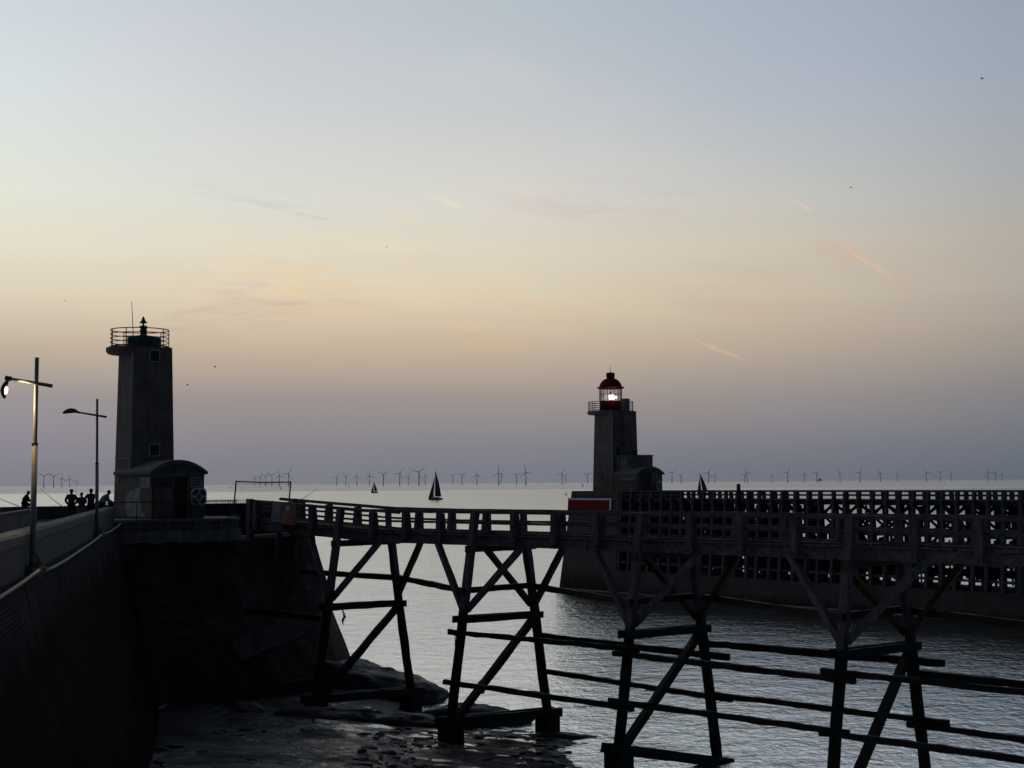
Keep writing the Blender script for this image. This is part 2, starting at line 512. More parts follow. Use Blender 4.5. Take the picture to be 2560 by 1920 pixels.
# ------------------------------------------------------------------ sky
def build_world():
    w = bpy.data.worlds.new("World")
    sc.world = w
    w.use_nodes = True
    nt = w.node_tree
    bg = nt.nodes['Background']
    tc = node(nt, 'ShaderNodeTexCoord')
    sp = node(nt, 'ShaderNodeSeparateXYZ', {0: tc.outputs['Generated']})
    deg = 180 / math.pi
    el = math_(nt, 'MULTIPLY', math_(nt, 'ARCSINE', sp.outputs[2]), deg)
    az = math_(nt, 'MULTIPLY', math_(nt, 'ARCTAN2', sp.outputs[0], sp.outputs[1]), deg)
    # soft unevenness of the haze layers
    v2 = node(nt, 'ShaderNodeCombineXYZ', {0: math_(nt, 'MULTIPLY', az, 0.05), 1: math_(nt, 'MULTIPLY', el, 0.45)}).outputs[0]
    wob = math_(nt, 'MULTIPLY_ADD', noise_(nt, v2, 1.0, 4, 0.5), 1.0, -0.5)
    el2 = math_(nt, 'ADD', el, math_(nt, 'MULTIPLY', wob, maprange(nt, el, 1.5, 7, 0.0, 0.9)))
    fe = maprange(nt, el2, 0, 20)
    es = [0, 1.3, 3.2, 5.1, 7.0, 8.9, 10.8, 14.6, 18.2]
    cols = {
        -18.5: [(133, 133, 143), (141, 138, 149), (158, 150, 150), (194, 178, 158), (222, 210, 187), (229, 224, 204), (227, 230, 217), (217, 224, 226), (205, 212, 219)],
        -9.5: [(129, 130, 141), (136, 134, 142), (158, 148, 146), (200, 180, 158), (224, 208, 182), (226, 218, 199), (219, 220, 212), (207, 210, 212), (193, 200, 209)],
        0.0: [(124, 128, 139), (133, 132, 142), (160, 149, 145), (197, 179, 157), (219, 206, 179), (221, 212, 194), (217, 214, 205), (196, 201, 204), (183, 193, 201)],
        9.5: [(114, 119, 130), (126, 126, 135), (153, 145, 143), (186, 170, 153), (204, 190, 168), (206, 197, 181), (198, 198, 193), (178, 186, 197), (168, 180, 194)],
        18.5: [(106, 113, 124), (116, 121, 131), (141, 137, 138), (168, 158, 147), (186, 176, 165), (187, 180, 170), (178, 180, 180), (165, 175, 188), (156, 168, 184)],
    }
    outs = []
    for a in sorted(cols):
        rp = nt.nodes.new('ShaderNodeValToRGB')
        rp.color_ramp.interpolation = 'EASE' if False else 'LINEAR'
        els = rp.color_ramp.elements
        while len(els) < len(es):
            els.new(0.5)
        for i, e in enumerate(es):
            els[i].position = e / 20
            els[i].color = (*srgb(*cols[a][i]), 1)
        nt.links.new(fe, rp.inputs[0])
        outs.append((a, rp.outputs[0]))
    c = outs[0][1]
    for (a0, _), (a1, o) in zip(outs, outs[1:]):
        c = mixc(nt, maprange(nt, az, a0, a1), c, o)
    # thin cirrus and old vapour trails, lit from below the horizon
    def wisp(c, az0, el0, ra, re, tilt, col, amt, scale, lo=0.5, hi=0.72, seed=0.0):
        ca, sa = math.cos(tilt), math.sin(tilt)
        da, de = math_(nt, 'SUBTRACT', az, az0), math_(nt, 'SUBTRACT', el, el0)
        x = math_(nt, 'ADD', math_(nt, 'MULTIPLY', da, ca), math_(nt, 'MULTIPLY', de, sa))
        y = math_(nt, 'ADD', math_(nt, 'MULTIPLY', da, -sa), math_(nt, 'MULTIPLY', de, ca))
        q = math_(nt, 'ADD', math_(nt, 'POWER', math_(nt, 'DIVIDE', x, ra), 2.0), math_(nt, 'POWER', math_(nt, 'DIVIDE', y, re), 2.0))
        win = maprange(nt, q, 0.1, 1.0, 1, 0, True)
        vv = node(nt, 'ShaderNodeCombineXYZ', {0: math_(nt, 'MULTIPLY', x, scale[0]), 1: math_(nt, 'MULTIPLY', y, scale[1]), 2: seed}).outputs[0]
        nn = maprange(nt, noise_(nt, vv, 1.0, 6, 0.6, 0.4), lo, hi, 0, 1, True)
        return mixc(nt, math_(nt, 'MULTIPLY', math_(nt, 'MULTIPLY', win, nn), amt), c, col)

    def dirof(px, py):
        d = ray(px, py).normalized()
        return math.degrees(math.atan2(d.x, d.y)), math.degrees(math.asin(d.z))

    def trail(c, p0, p1, wid, col, amt, seed):
        (a0, e0), (a1, e1) = dirof(*p0), dirof(*p1)
        L = math.hypot(a1 - a0, e1 - e0)
        return wisp(c, (a0 + a1) / 2, (e0 + e1) / 2, L / 2 * 1.05, wid, math.atan2(e1 - e0, a1 - a0), col, amt, (1.3, 3.0), 0.3, 0.6, seed)
    peach, grey, pink = srgb(236, 206, 158), srgb(176, 172, 172), srgb(214, 178, 150)
    c = wisp(c, *dirof(275, 278), 4.6, 0.8, R(-3), peach, 0.8, (0.35, 2.2), 0.42, 0.66, 1.0)
    c = wisp(c, *dirof(300, 300), 5.5, 0.7, R(-4), srgb(196, 176, 154), 0.45, (0.3, 2.0), 0.48, 0.7, 2.0)
    c = wisp(c, *dirof(230, 318), 4.5, 0.7, R(8), srgb(198, 176, 150), 0.75, (0.35, 2.5), 0.46, 0.68, 3.0)
    c = wisp(c, *dirof(485, 343), 2.6, 0.45, R(-1), srgb(218, 176, 140), 0.9, (0.5, 3.0), 0.42, 0.66, 4.0)
    c = wisp(c, *dirof(250, 195), 3.0, 0.5, R(-6), grey, 0.22, (0.4, 2.5), 0.42, 0.7, 5.0)
    c = wisp(c, *dirof(640, 205), 7.0, 1.2, R(-5), srgb(204, 186, 180), 0.5, (0.2, 1.2), 0.45, 0.7, 6.0)
    c = wisp(c, *dirof(330, 255), 9.0, 2.4, R(-7), srgb(240, 222, 186), 0.35, (0.16, 0.9), 0.42, 0.7, 14.0)
    c = wisp(c, *dirof(420, 310), 9.0, 1.2, R(-3), srgb(226, 196, 164), 0.45, (0.16, 1.6), 0.42, 0.68, 15.0)
    c = wisp(c, *dirof(820, 300), 8.0, 1.6, R(-6), srgb(196, 174, 160), 0.4, (0.18, 1.2), 0.42, 0.68, 16.0)
    c = wisp(c, *dirof(480, 110), 12.0, 3.0, R(-8), srgb(206, 206, 208), 0.35, (0.12, 0.5), 0.42, 0.7, 17.0)
    c = trail(c, (828, 238), (905, 285), 0.14, srgb(228, 192, 152), 0.7, 7.4)
    c = trail(c, (800, 240), (880, 265), 0.5, srgb(204, 176, 164), 0.45, 8.0)
    c = trail(c, (420, 189), (470, 212), 0.13, srgb(238, 224, 196), 0.55, 9.0)
    c = trail(c, (788, 196), (815, 214), 0.10, srgb(222, 202, 184), 0.6, 10.0)
    c = trail(c, (688, 338), (750, 362), 0.11, srgb(214, 186, 156), 0.55, 11.0)
    c = trail(c, (240, 200), (345, 224), 0.09, srgb(198, 198, 196), 0.45, 12.0)
    c = trail(c, (385, 268), (432, 266), 0.10, peach, 0.6, 13.0)
    # towards the zenith and behind the camera the dusk sky goes dark
    c = mixc(nt, maprange(nt, el, 17, 60, 0, 1, True), c, (0.11, 0.135, 0.185))
    east = mixc(nt, maprange(nt, el, 0, 40), (0.016, 0.020, 0.030), (0.036, 0.046, 0.068))
    da = math_(nt, 'ABSOLUTE', math_(nt, 'SUBTRACT', math_(nt, 'MODULO', math_(nt, 'ADD', az, 20 + 540), 360), 180))
    back = math_(nt, 'MULTIPLY', maprange(nt, da, 30, 82, 0, 1, True), maprange(nt, el, 55, 90, 1, 0, True))
    c = mixc(nt, back, c, east)
    nt.links.new(c, bg.inputs[0])
    bg.inputs[1].default_value = 1.0


build_world()
sun = bpy.data.lights.new('sun_glow', 'SUN')     # what is left of the sun, just under the haze
sun.energy = 0.05
sun.angle = R(15)
sun.color = (1.0, 0.72, 0.5)
so = bpy.data.objects.new('sun_glow', sun)
COL.objects.link(so)
_sd = Vector((math.sin(R(-35)) * math.cos(R(3)), math.cos(R(-35)) * math.cos(R(3)), math.sin(R(3))))
so.rotation_euler = (-_sd).to_track_quat('-Z', 'Y').to_euler()

# ------------------------------------------------------------------ water
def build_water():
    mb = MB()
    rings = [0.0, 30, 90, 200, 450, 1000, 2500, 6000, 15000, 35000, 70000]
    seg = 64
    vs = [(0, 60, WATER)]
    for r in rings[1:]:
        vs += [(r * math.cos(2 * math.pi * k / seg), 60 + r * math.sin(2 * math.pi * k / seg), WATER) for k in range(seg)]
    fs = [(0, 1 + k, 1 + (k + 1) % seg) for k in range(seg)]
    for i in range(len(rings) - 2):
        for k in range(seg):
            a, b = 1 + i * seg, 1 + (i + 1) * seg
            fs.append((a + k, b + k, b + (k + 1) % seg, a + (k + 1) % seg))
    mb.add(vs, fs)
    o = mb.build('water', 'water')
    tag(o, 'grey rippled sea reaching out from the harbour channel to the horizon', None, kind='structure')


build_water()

# ------------------------------------------------------------------ foreshore
CP = [(-19, 80.7, .5), (-12.9, 48.2, 3.3), (-3.1, 76.7, -.5), (1.6, 81.4, -1.0), (-11, 84.7, .0), (-6.3, 89.4, -.9), (4.2, 71, -1.05),
      (3, 60, -.95), (4.8, 68.2, -1.3), (-8.6, 61, .9), (10, 70, -2.6), (5, 95, -3.2), (-2, 97, -2.4), (15, 50, -2.6), (0, 48, .6), (0, 30, 1.6),
      (20, 30, -2.2), (-9, 22, 4.5), (-10, 93, .4), (-8, 104, -2), (20, 100, -4), (-25, 100, .5), (-25, 60, .5), (-22, 30, 4), (-1, 66, -.35), (7, 80, -2.2),
      (-7, 72, .1), (0, 72, -.75), (-2, 86, -1.5)]


def make_tps(pts):
    n = len(pts)
    P = np.array([(p[0], p[1]) for p in pts], float)
    zz = np.array([p[2] for p in pts], float)

    def U(d):
        return np.where(d > 1e-6, d * d * np.log(np.maximum(d, 1e-6)), 0)
    K = U(np.linalg.norm(P[:, None] - P[None], axis=2)) + np.eye(n) * 4.0
    A = np.zeros((n + 3, n + 3))
    A[:n, :n] = K
    A[:n, n] = 1
    A[:n, n + 1:] = P
    A[n, :n] = 1
    A[n + 1:, :n] = P.T
    w = np.linalg.solve(A, np.concatenate([zz, np.zeros(3)]))

    def f(x, y):
        d = np.sqrt((x[:, None] - P[None, :, 0]) ** 2 + (y[:, None] - P[None, :, 1]) ** 2)
        return U(d) @ w[:n] + w[n] + w[n + 1] * x + w[n + 2] * y
    return f


shore_f = make_tps(CP)


def shore_h(x, y, base=None):
    h = float(shore_f(np.array([x]), np.array([y]))[0]) if base is None else base
    a = mnoise.fractal(Vector((x * 0.22, y * 0.3, 3.1)), 0.9, 2.1, 4) * 0.09
    b = mnoise.fractal(Vector((x * 0.9, y * 1.6, 7.7)), 0.8, 2.2, 4) * 0.055
    r = max(0.0, mnoise.fractal(Vector((x * 0.35 + 9, y * 0.6, 1.3)), 1.0, 2.0, 3) - 0.12) * 0.25
    return h + a + b + r


def build_shore():
    xs = np.arange(-26, 20.01, 0.2)
    ys = np.arange(14, 106.01, 0.22)
    X, Y = np.meshgrid(xs, ys)
    B = np.concatenate([shore_f(a, b) for a, b in zip(np.array_split(X.ravel(), 40), np.array_split(Y.ravel(), 40))])
    vs = [(x, y, shore_h(x, y, b)) for x, y, b in zip(X.ravel(), Y.ravel(), B)]
    nx = len(xs)
    fs = [(j * nx + i, j * nx + i + 1, (j + 1) * nx + i + 1, (j + 1) * nx + i) for j in range(len(ys) - 1) for i in range(nx - 1)]
    me = bpy.data.meshes.new('foreshore')
    me.from_pydata(vs, [], fs)
    me.polygons.foreach_set('use_smooth', [True] * len(fs))
    me.materials.append(M['shore'])
    o = bpy.data.objects.new('foreshore', me)
    COL.objects.link(o)
    tag(o, 'dark wet foreshore of mud and weedy stones below the jetty wall', None, kind='structure')


build_shore()


def boulder(name, label, c, size, seed, group=None, m='rock', sub=4):
    import bmesh
    bm = bmesh.new()
    bmesh.ops.create_icosphere(bm, subdivisions=sub, radius=1)
    for v in bm.verts:
        n = mnoise.fractal(v.co * 1.1 + Vector((seed, seed * 2, 0)), 0.9, 2.1, 5)
        r = 1 + 0.38 * n
        v.co = Vector((v.co.x * size[0] * r, v.co.y * size[1] * r, v.co.z * size[2] * (1 + 0.25 * n)))
    me = bpy.data.meshes.new(name)
    bm.to_mesh(me)
    bm.free()
    me.polygons.foreach_set('use_smooth', [True] * len(me.polygons))
    me.materials.append(M[m])
    o = bpy.data.objects.new(name, me)
    o.location = c
    COL.objects.link(o)
    return tag(o, label, 'rock', group)


# ------------------------------------------------------------------ left jetty
def jl(Y, s=0.0, z=0.0):            # on the outer top edge of the channel parapet, moved s towards the channel
    return Vector((-11.1 - 0.2141 * (Y - 32.5), Y, z)) + JN * s


def sweep(mb, prof, ys, jit=0.0):   # prof: list of (s, z) going round, swept along the jetty
    n = len(prof)
    vs = []
    for Y in ys:
        for s, z in prof:
            vs.append(jl(Y, s + random.uniform(-jit, jit), z + random.uniform(-jit, jit)))
    fs = []
    for i in range(len(ys) - 1):
        for k in range(n):
            fs.append((i * n + k, i * n + (k + 1) % n, (i + 1) * n + (k + 1) % n, (i + 1) * n + k))
    fs += [tuple(range(n))[::-1], tuple((len(ys) - 1) * n + k for k in range(n))]
    return mb.add(vs, fs)


def build_left_jetty():
    t = thing('stone_jetty', 'long concrete jetty with battered ribbed wall leading out to the green lighthouse', 'jetty', jl(40))
    ys = [14 + i * 2.0 for i in range(35)]
    ys[-1] = 82.2
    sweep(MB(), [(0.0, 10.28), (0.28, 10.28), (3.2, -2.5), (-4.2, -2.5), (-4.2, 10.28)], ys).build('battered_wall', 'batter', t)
    sweep(MB(), [(-0.42, 10.284), (-0.42, 10.56), (-3.6, 10.56), (-3.6, 10.284)], ys).build('walkway', 'concrete', t)
    yp = [14 + i * 1.5 for i in range(45)] + [81.6]
    sweep(MB(), [(-0.42, 10.284), (0.02, 10.284), (0.02, 11.08), (-0.42, 11.08)], yp, 0.004).build('parapet', 'wall_face', t)
    sweep(MB(), [(-0.44, 11.084), (0.05, 11.084), (0.06, 11.30), (0.0, 11.36), (-0.42, 11.36), (-0.46, 11.30)], yp, 0.012).build('coping', 'concrete', t)
    yq = [14 + i * 3.0 for i in range(21)] + [77.0]
    sweep(MB(), [(-3.55, 10.564), (-3.55, 11.2), (-3.5, 11.36), (-3.95, 11.36), (-3.95, 10.3), (-3.61, 10.3), (-3.61, 10.564)], yq, 0.01).build('sea_parapet', 'concrete', t)
    # curved sea wall of the jetty head
    w = MB()
    a = [at(3.2, 507.8, 83.2), at(14, 507.4, 84.2), at(40, 507.2, 85), at(76, 506.8, 86), at(112, 506.5, 92)]
    for p, q in zip(a, a[1:]):
        p, q = Vector((p.x, p.y, 0)), Vector((q.x, q.y, 0))
        d = (q - p).normalized()
        nn = Vector((-d.y, d.x, 0))
        w.ext([p + Z * 6, q + Z * 6, q + Z * 11.34, p + Z * 11.34], nn * 0.6)
    w.build('head_wall', M['wall_face'], t)
    head = MB()
    poly = [jl(77, -3.0), jl(77, -3.7), Vector((a[0].x, a[0].y, 0)), Vector((a[2].x, a[2].y, 0)), Vector((a[4].x, a[4].y, 0)), jl(82, -2), jl(82, -1.0)]
    head.ext([Vector((p.x, p.y, 9.6)) for p in poly], (0, 0, 0.93)).build('head_floor', 'concrete', t)
    # black letters daubed on the wall
    for k, (px, py, yy) in enumerate(((102, 560, 70.5), (111, 547, 76.5))):
        cu = bpy.data.curves.new('letter', 'FONT')
        cu.body = 'P'
        cu.size = 1.45
        cu.extrude = 0.01
        cu.materials.append(M['mark'])
        tmp = bpy.data.objects.new('letter_curve', cu)
        me = bpy.data.meshes.new_from_object(tmp)
        bpy.data.objects.remove(tmp)
        o = bpy.data.objects.new('painted_letter', me)
        COL.objects.link(o)
        zz = 8.6
        s = 0.28 + (10.28 - zz) * (2.92 / 12.78) + 0.03
        xd = JD.copy()
        yd = (Vector((0, 0, 1)) * 12.78 - JN * 2.92).normalized()
        zd = xd.cross(yd)
        mw = Matrix((xd, yd, zd)).transposed().to_4x4()
        mw.translation = jl(yy, s, zz)
        o.parent = t
        o.matrix_basis = WM[t].inverted() @ mw
    return t


build_left_jetty()


def pixpath(pts):
    return [at(*p) for p in pts]


def conduit(label, ys, sag):
    pts = []
    for i in range(17):
        f = i / 16
        Y = ys[0] + (ys[1] - ys[0]) * f
        pts.append(jl(Y, 0.37 + 0.02 * math.sin(f * 9), 10.31 + sag[0] * (1 - f) + sag[1] * f - 0.09 * math.sin(math.pi * f)))
    o = MB().tube(pts, 0.042, 8).build('conduit', 'conduit')
    tag(o, label, 'pipe', 'cable conduits along the wall ledge')


conduit('pale cable conduit along the wall ledge left of the near lamp post', (16, 37.4), (0.0, 0.1))
conduit('pale sagging cable conduit along the wall ledge between the two lamp posts', (38.9, 63.4), (-0.02, 0.12))
conduit('thin cable conduit running from the far lamp post to the lighthouse corner', (65.0, 81.0), (0.1, 0.15))


def lamp_post(label, Y, foot, top_px, pole_px, head, lit):
    base = jl(Y, 0.14, 10.46)
    t = thing('lamp_post', label, 'lamp post', base, 'lamp posts on the jetty wall')
    tip = at(pole_px[0], top_px, base.y)
    topz = tip.z - base.z
    lx = tip.x - base.x
    P = lambda z: base + Vector((lx * z / topz, 0, z))
    hj = topz * foot
    MB().tube([P(0.02), P(hj)], [0.075, 0.071], 14).build('lower_pole', 'galv', t)
    MB().tube([P(hj), P(hj + 0.03), P(topz)], [0.062, 0.054, 0.051], 14).build('upper_pole', 'galv', t)
    MB().tube([P(hj - 0.03), P(hj + 0.03)], 0.079, 14).build('collar', 'dark_metal', t)
    b = MB().box(base + Z * 0.025, 0.5, 0.5, 0.05)
    for i in (-1, 1):
        for j in (-1, 1):
            b.box(base + Vector((i * .18, j * .18, .07)), .05, .05, .06)
    b.build('base_plate', 'dark_metal', t)
    MB().ext([base + Vector((0.09, 0, 0.05)), base + Vector((0.30, 0, 0.05)), base + Vector((0.09, 0, 0.42))], (0, 0.02, 0)).build('gusset', 'galv', t)
    br = MB()
    br.ext([base + Vector((0.3, -0.35, -0.03)), base + Vector((-0.3, -0.35, -0.03)), base + Vector((-0.3, -0.35, -0.95))], (0, 0.7, 0))
    br.build('concrete_bracket', 'concrete', t)
    a0, a1 = at(head['tail'][0], head['tail'][1], base.y - 0.09), at(head['tip'][0], head['tip'][1], base.y - 0.09)
    MB().tube([a0, a1], [0.05, 0.036], 10).build('arm', 'lamp_shell' if not lit else 'galv', t)
    MB().tube([a1 + (a1 - a0).normalized() * -0.1, a1 + (a1 - a0).normalized() * 0.05], 0.062 if lit else 0.05, 10).build('arm_end', 'lamp_shell', t)
    hd = MB()
    lens = MB()
    if lit:       # cobra head that has dropped and hangs down with its lamp turned to the post
        pts = [(0, 0.02, .04), (.0, -.07, .042), (-.045, -.15, .06), (-.09, -.24, .072), (-.105, -.33, .072), (-.09, -.41, .06), (-.07, -.48, .045), (-.06, -.51, .035)]
        path = [a1 + Vector((x, 0, z)) for x, z, r in pts]
        hd.tube(path, [r for x, z, r in pts], 14)
        bulb = a1 + Vector((-.025, -0.02, -.31))
        lens.tube([bulb + Vector((.0, 0, .10)), bulb + Vector((.01, 0, .06)), bulb, bulb + Vector((-.0, 0, -.06)), bulb + Vector((-.02, 0, -.11))], [.015, .04, .046, .036, .012], 12)
    else:
        vs = []
        n, mseg = 14, 16
        fs = []
        for i in range(n + 1):
            f = i / n
            x = -0.60 * f - 0.01
            hgt = 0.035 + 0.145 * max(0, math.sin(math.pi * min(1, 0.08 + f * 0.86))) ** 0.9 * (1 if f < 1 else .3)
            wid = 0.04 + 0.10 * math.sin(math.pi * min(1, 0.06 + f * 0.85)) ** 0.7
            c0 = a1 + Vector((x, 0, 0.02 - 0.05 * f))
            for k in range(mseg):
                th = 2 * math.pi * k / mseg
                zz = math.sin(th)
                vs.append(c0 + Vector((0, wid * math.cos(th), hgt * zz if zz > 0 else 0.04 * zz)))
        for i in range(n):
            for k in range(mseg):
                fs.append((i * mseg + k, i * mseg + (k + 1) % mseg, (i + 1) * mseg + (k + 1) % mseg, (i + 1) * mseg + k))
        fs += [tuple(range(mseg)), tuple(n * mseg + k for k in range(mseg))]
        hd.add(vs, fs, True)
    h = hd.build('lamp_head', 'lamp_shell', t)
    if lit:
        lens.build('lamp_glass', 'bulb', h)
        li = bpy.data.lights.new('lamp_light', 'SPOT')
        li.energy = 190
        li.color = (1.0, 0.62, 0.25)
        li.shadow_soft_size = 0.12
        li.spot_size = R(150)
        li.spot_blend = 0.6
        lo = bpy.data.objects.new('lamp_light', li)
        COL.objects.link(lo)
        lo.parent = h
        lo.location = WM[t].inverted() @ (bulb + Vector((0.10, -.03, 0)))
        lo.rotation_euler = Vector((0.9, -0.25, -0.45)).to_track_quat('-Z', 'Y').to_euler()
    return t


lamp_post('tall near lamp post, lit, its lamp head drooping straight down from the arm', 38.1, 0.585, 357.5, (37.0, 0),
          {'tail': (52.2, 386.0), 'tip': (7.4, 378.2)}, True)
lamp_post('far unlit lamp post with level lamp head beside the fishermen', 64.3, 0.52, 399.0, (97.2, 0),
          {'tail': (106.5, 417.0), 'tip': (77.4, 412.2)}, False)

# ------------------------------------------------------------------ pier head under the green lighthouse
PU, PV = Vector((0.8, 0.6, 0)), Vector((-0.6, 0.8, 0))
PA = Vector((-21.7, 82.0, 0))
pier = frame(PA, PU, PV)
PLAT = 10.6


def build_pier():
    t = thing('masonry_pier', 'dark rounded stone pier head that carries the green lighthouse and the bridge end', 'pier', pier(6, 3, 0))
    top = [(-21.7, 82.0), (-19.6, 83.6), (-17.6, 85.7), (-16.6, 87.4), (-15.5, 90.5), (-13.4, 93.6), (-12.6, 95.5), (-13.2, 99.5), (-17, 104), (-26, 104), (-30, 96), (-26, 84)]
    bot = [(-18.9, 80.3), (-17.6, 82.4), (-15.2, 84.6), (-13.3, 86.8), (-11.8, 88.9), (-11.0, 91.2), (-10.7, 93.9), (-10.6, 100.5), (-15, 108), (-28, 108), (-34, 97), (-29, 82)]
    n = len(top)
    lev = [(9.25, 0.0), (8.0, 0.07), (6.5, 0.2), (5, 0.36), (3.5, 0.56), (2.0, 0.78), (1.0, 0.92), (-2.5, 1.35)]
    vs, fs = [], []
    sub = 6
    for z, f in lev:
        ring = []
        for k in range(n):
            a = Vector(top[k]).lerp(Vector(bot[k]), f)
            b = Vector(top[(k + 1) % n]).lerp(Vector(bot[(k + 1) % n]), f)
            for j in range(sub):
                q = a.lerp(b, j / sub)
                w = mnoise.fractal(Vector((q.x * .9, q.y * .9, z * .9)), 0.8, 2.1, 4) * 0.13
                ring.append((q.x + w, q.y - w, z + (w * 0.5 if z > 9 else 0)))
        vs += ring
    m = n * sub
    for i in range(len(lev) - 1):
        for k in range(m):
            fs.append((i * m + k, i * m + (k + 1) % m, (i + 1) * m + (k + 1) % m, (i + 1) * m + k))
    fs.append(tuple(range(m)))
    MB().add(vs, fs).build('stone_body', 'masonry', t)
    # concrete platform on top with its edge beam
    plat = [pier(0, 0.05, 0), pier(2.7, 0.0, 0), pier(5.2, -0.02, 0), pier(7.0, 0.05, 0), pier(8.1, 1.3, 0), pier(8.9, 5.5, 0), pier(8, 14, 0), pier(-2, 14, 0), pier(-3, 4, 0)]
    MB().ext([Vector((p.x, p.y, 9.95)) for p in plat], (0, 0, 0.5)).build('platform_edge', 'wall_face', t)
    pl2 = [p + (p - pier(4, 6, 0)).normalized() * 0.1 for p in plat]
    MB().ext([Vector((p.x, p.y, 10.454)) for p in pl2], (0, 0, PLAT - 10.454)).build('platform_floor', 'concrete', t)
    pl3 = [p + (p - pier(4, 6, 0)).normalized() * 0.16 for p in plat]
    mb = MB()
    vs, fs = [], []
    k = 0
    pts = []
    for p, q in zip(pl3[:5], pl3[1:6]):
        for j in range(8):
            pts.append(p.lerp(q, j / 8))
    for p in pts:
        w = random.uniform(-.05, .05)
        q = p - (p - pier(4, 6, 0)).normalized() * 0.8
        vs += [(p.x, p.y, 9.30 + w), (p.x, p.y, 9.94), (q.x, q.y, 9.94), (q.x, q.y, 9.30 + w)]
    for i in range(len(pts) - 1):
        for c in range(4):
            fs.append((i * 4 + c, i * 4 + (c + 1) % 4, i * 4 + 4 + (c + 1) % 4, i * 4 + 4 + c))
    mb.add(vs, fs).build('crumbling_string_course', 'concrete', t)
    for u in (1.4, 3.1, 4.8, 6.3):
        MB().box(pier(u, -0.0, 10.2) - PV * 0.03, 0.05, 0.06, 0.46, (PU, PV, Z)).build('joint_strip', 'tower_trim', t)
    # footing ledge
    fb = MB()
    pts = [Vector((*b, 0)) for b in bot[:7]]
    cen = Vector((-20, 94, 0))
    for p, q in zip(pts, pts[1:]):
        a, b = p + (p - cen).normalized() * 0.05, q + (q - cen).normalized() * 0.05
        fb.ext([Vector((a.x, a.y, -1.5)), Vector((b.x, b.y, -1.5)), Vector((b.x, b.y, 1.15)), Vector((a.x, a.y, 1.15))], (cen - p).normalized() * 1.2)
    fb.build('footing', 'masonry', t)

    # render repairs that cling to the stone face
    def face(px, py, off):
        d = ray(px, py)
        best = None
        for k in range(len(top) - 6):
            for i in range(len(lev) - 1):
                quad = []
                for (kk, (z, f)) in ((k, lev[i]), (k + 1, lev[i]), (k, lev[i + 1])):
                    q = Vector(top[kk]).lerp(Vector(bot[kk]), f)
                    quad.append(Vector((q.x, q.y, z)))
                nn = (quad[1] - quad[0]).cross(quad[2] - quad[0]).normalized()
                if abs(nn.dot(d)) < 1e-6:
                    continue
                tt = (quad[0] - EYE).dot(nn) / nn.dot(d)
                p = EYE + d * tt
                if lev[i + 1][0] - .01 <= p.z <= lev[i][0] + .01:
                    e = (quad[1] - quad[0])
                    uu = (p - quad[0]).dot(e) / e.length_squared
                    if -0.35 <= uu <= 1.35 and (best is None or abs(uu - .5) < best[0]):
                        best = (abs(uu - .5), p - nn * math.copysign(off, nn.dot(d)))
        return best[1] if best else None
    for nm, pts in (('render_patch', [(228, 641), (262, 628), (300, 616), (313, 628), (290, 642), (262, 652), (240, 662)]),
                    ('render_patch', [(240, 600), (251, 596), (254, 612), (241, 614)]),
                    ('render_patch', [(270, 622), (300, 612), (318, 618), (300, 630)])):
        ps = [face(x, y, 0.16) for x, y in pts]
        if all(p is not None for p in ps):
            c = sum(ps, Vector()) / len(ps)
            fc = [face(x, y, 0.02) for x, y in pts]
            mb = MB()
            n2 = len(ps)
            mb.add(ps + fc + [c], [(k, (k + 1) % n2, 2 * n2) for k in range(n2)] + [(k, (k + 1) % n2, n2 + (k + 1) % n2, n2 + k) for k in range(n2)])
            mb.build(nm, mat('render_patch', (0.05, 0.055, 0.056), 0.9, 0.5, 3, 0.02, 8), t)
    return t


build_pier()

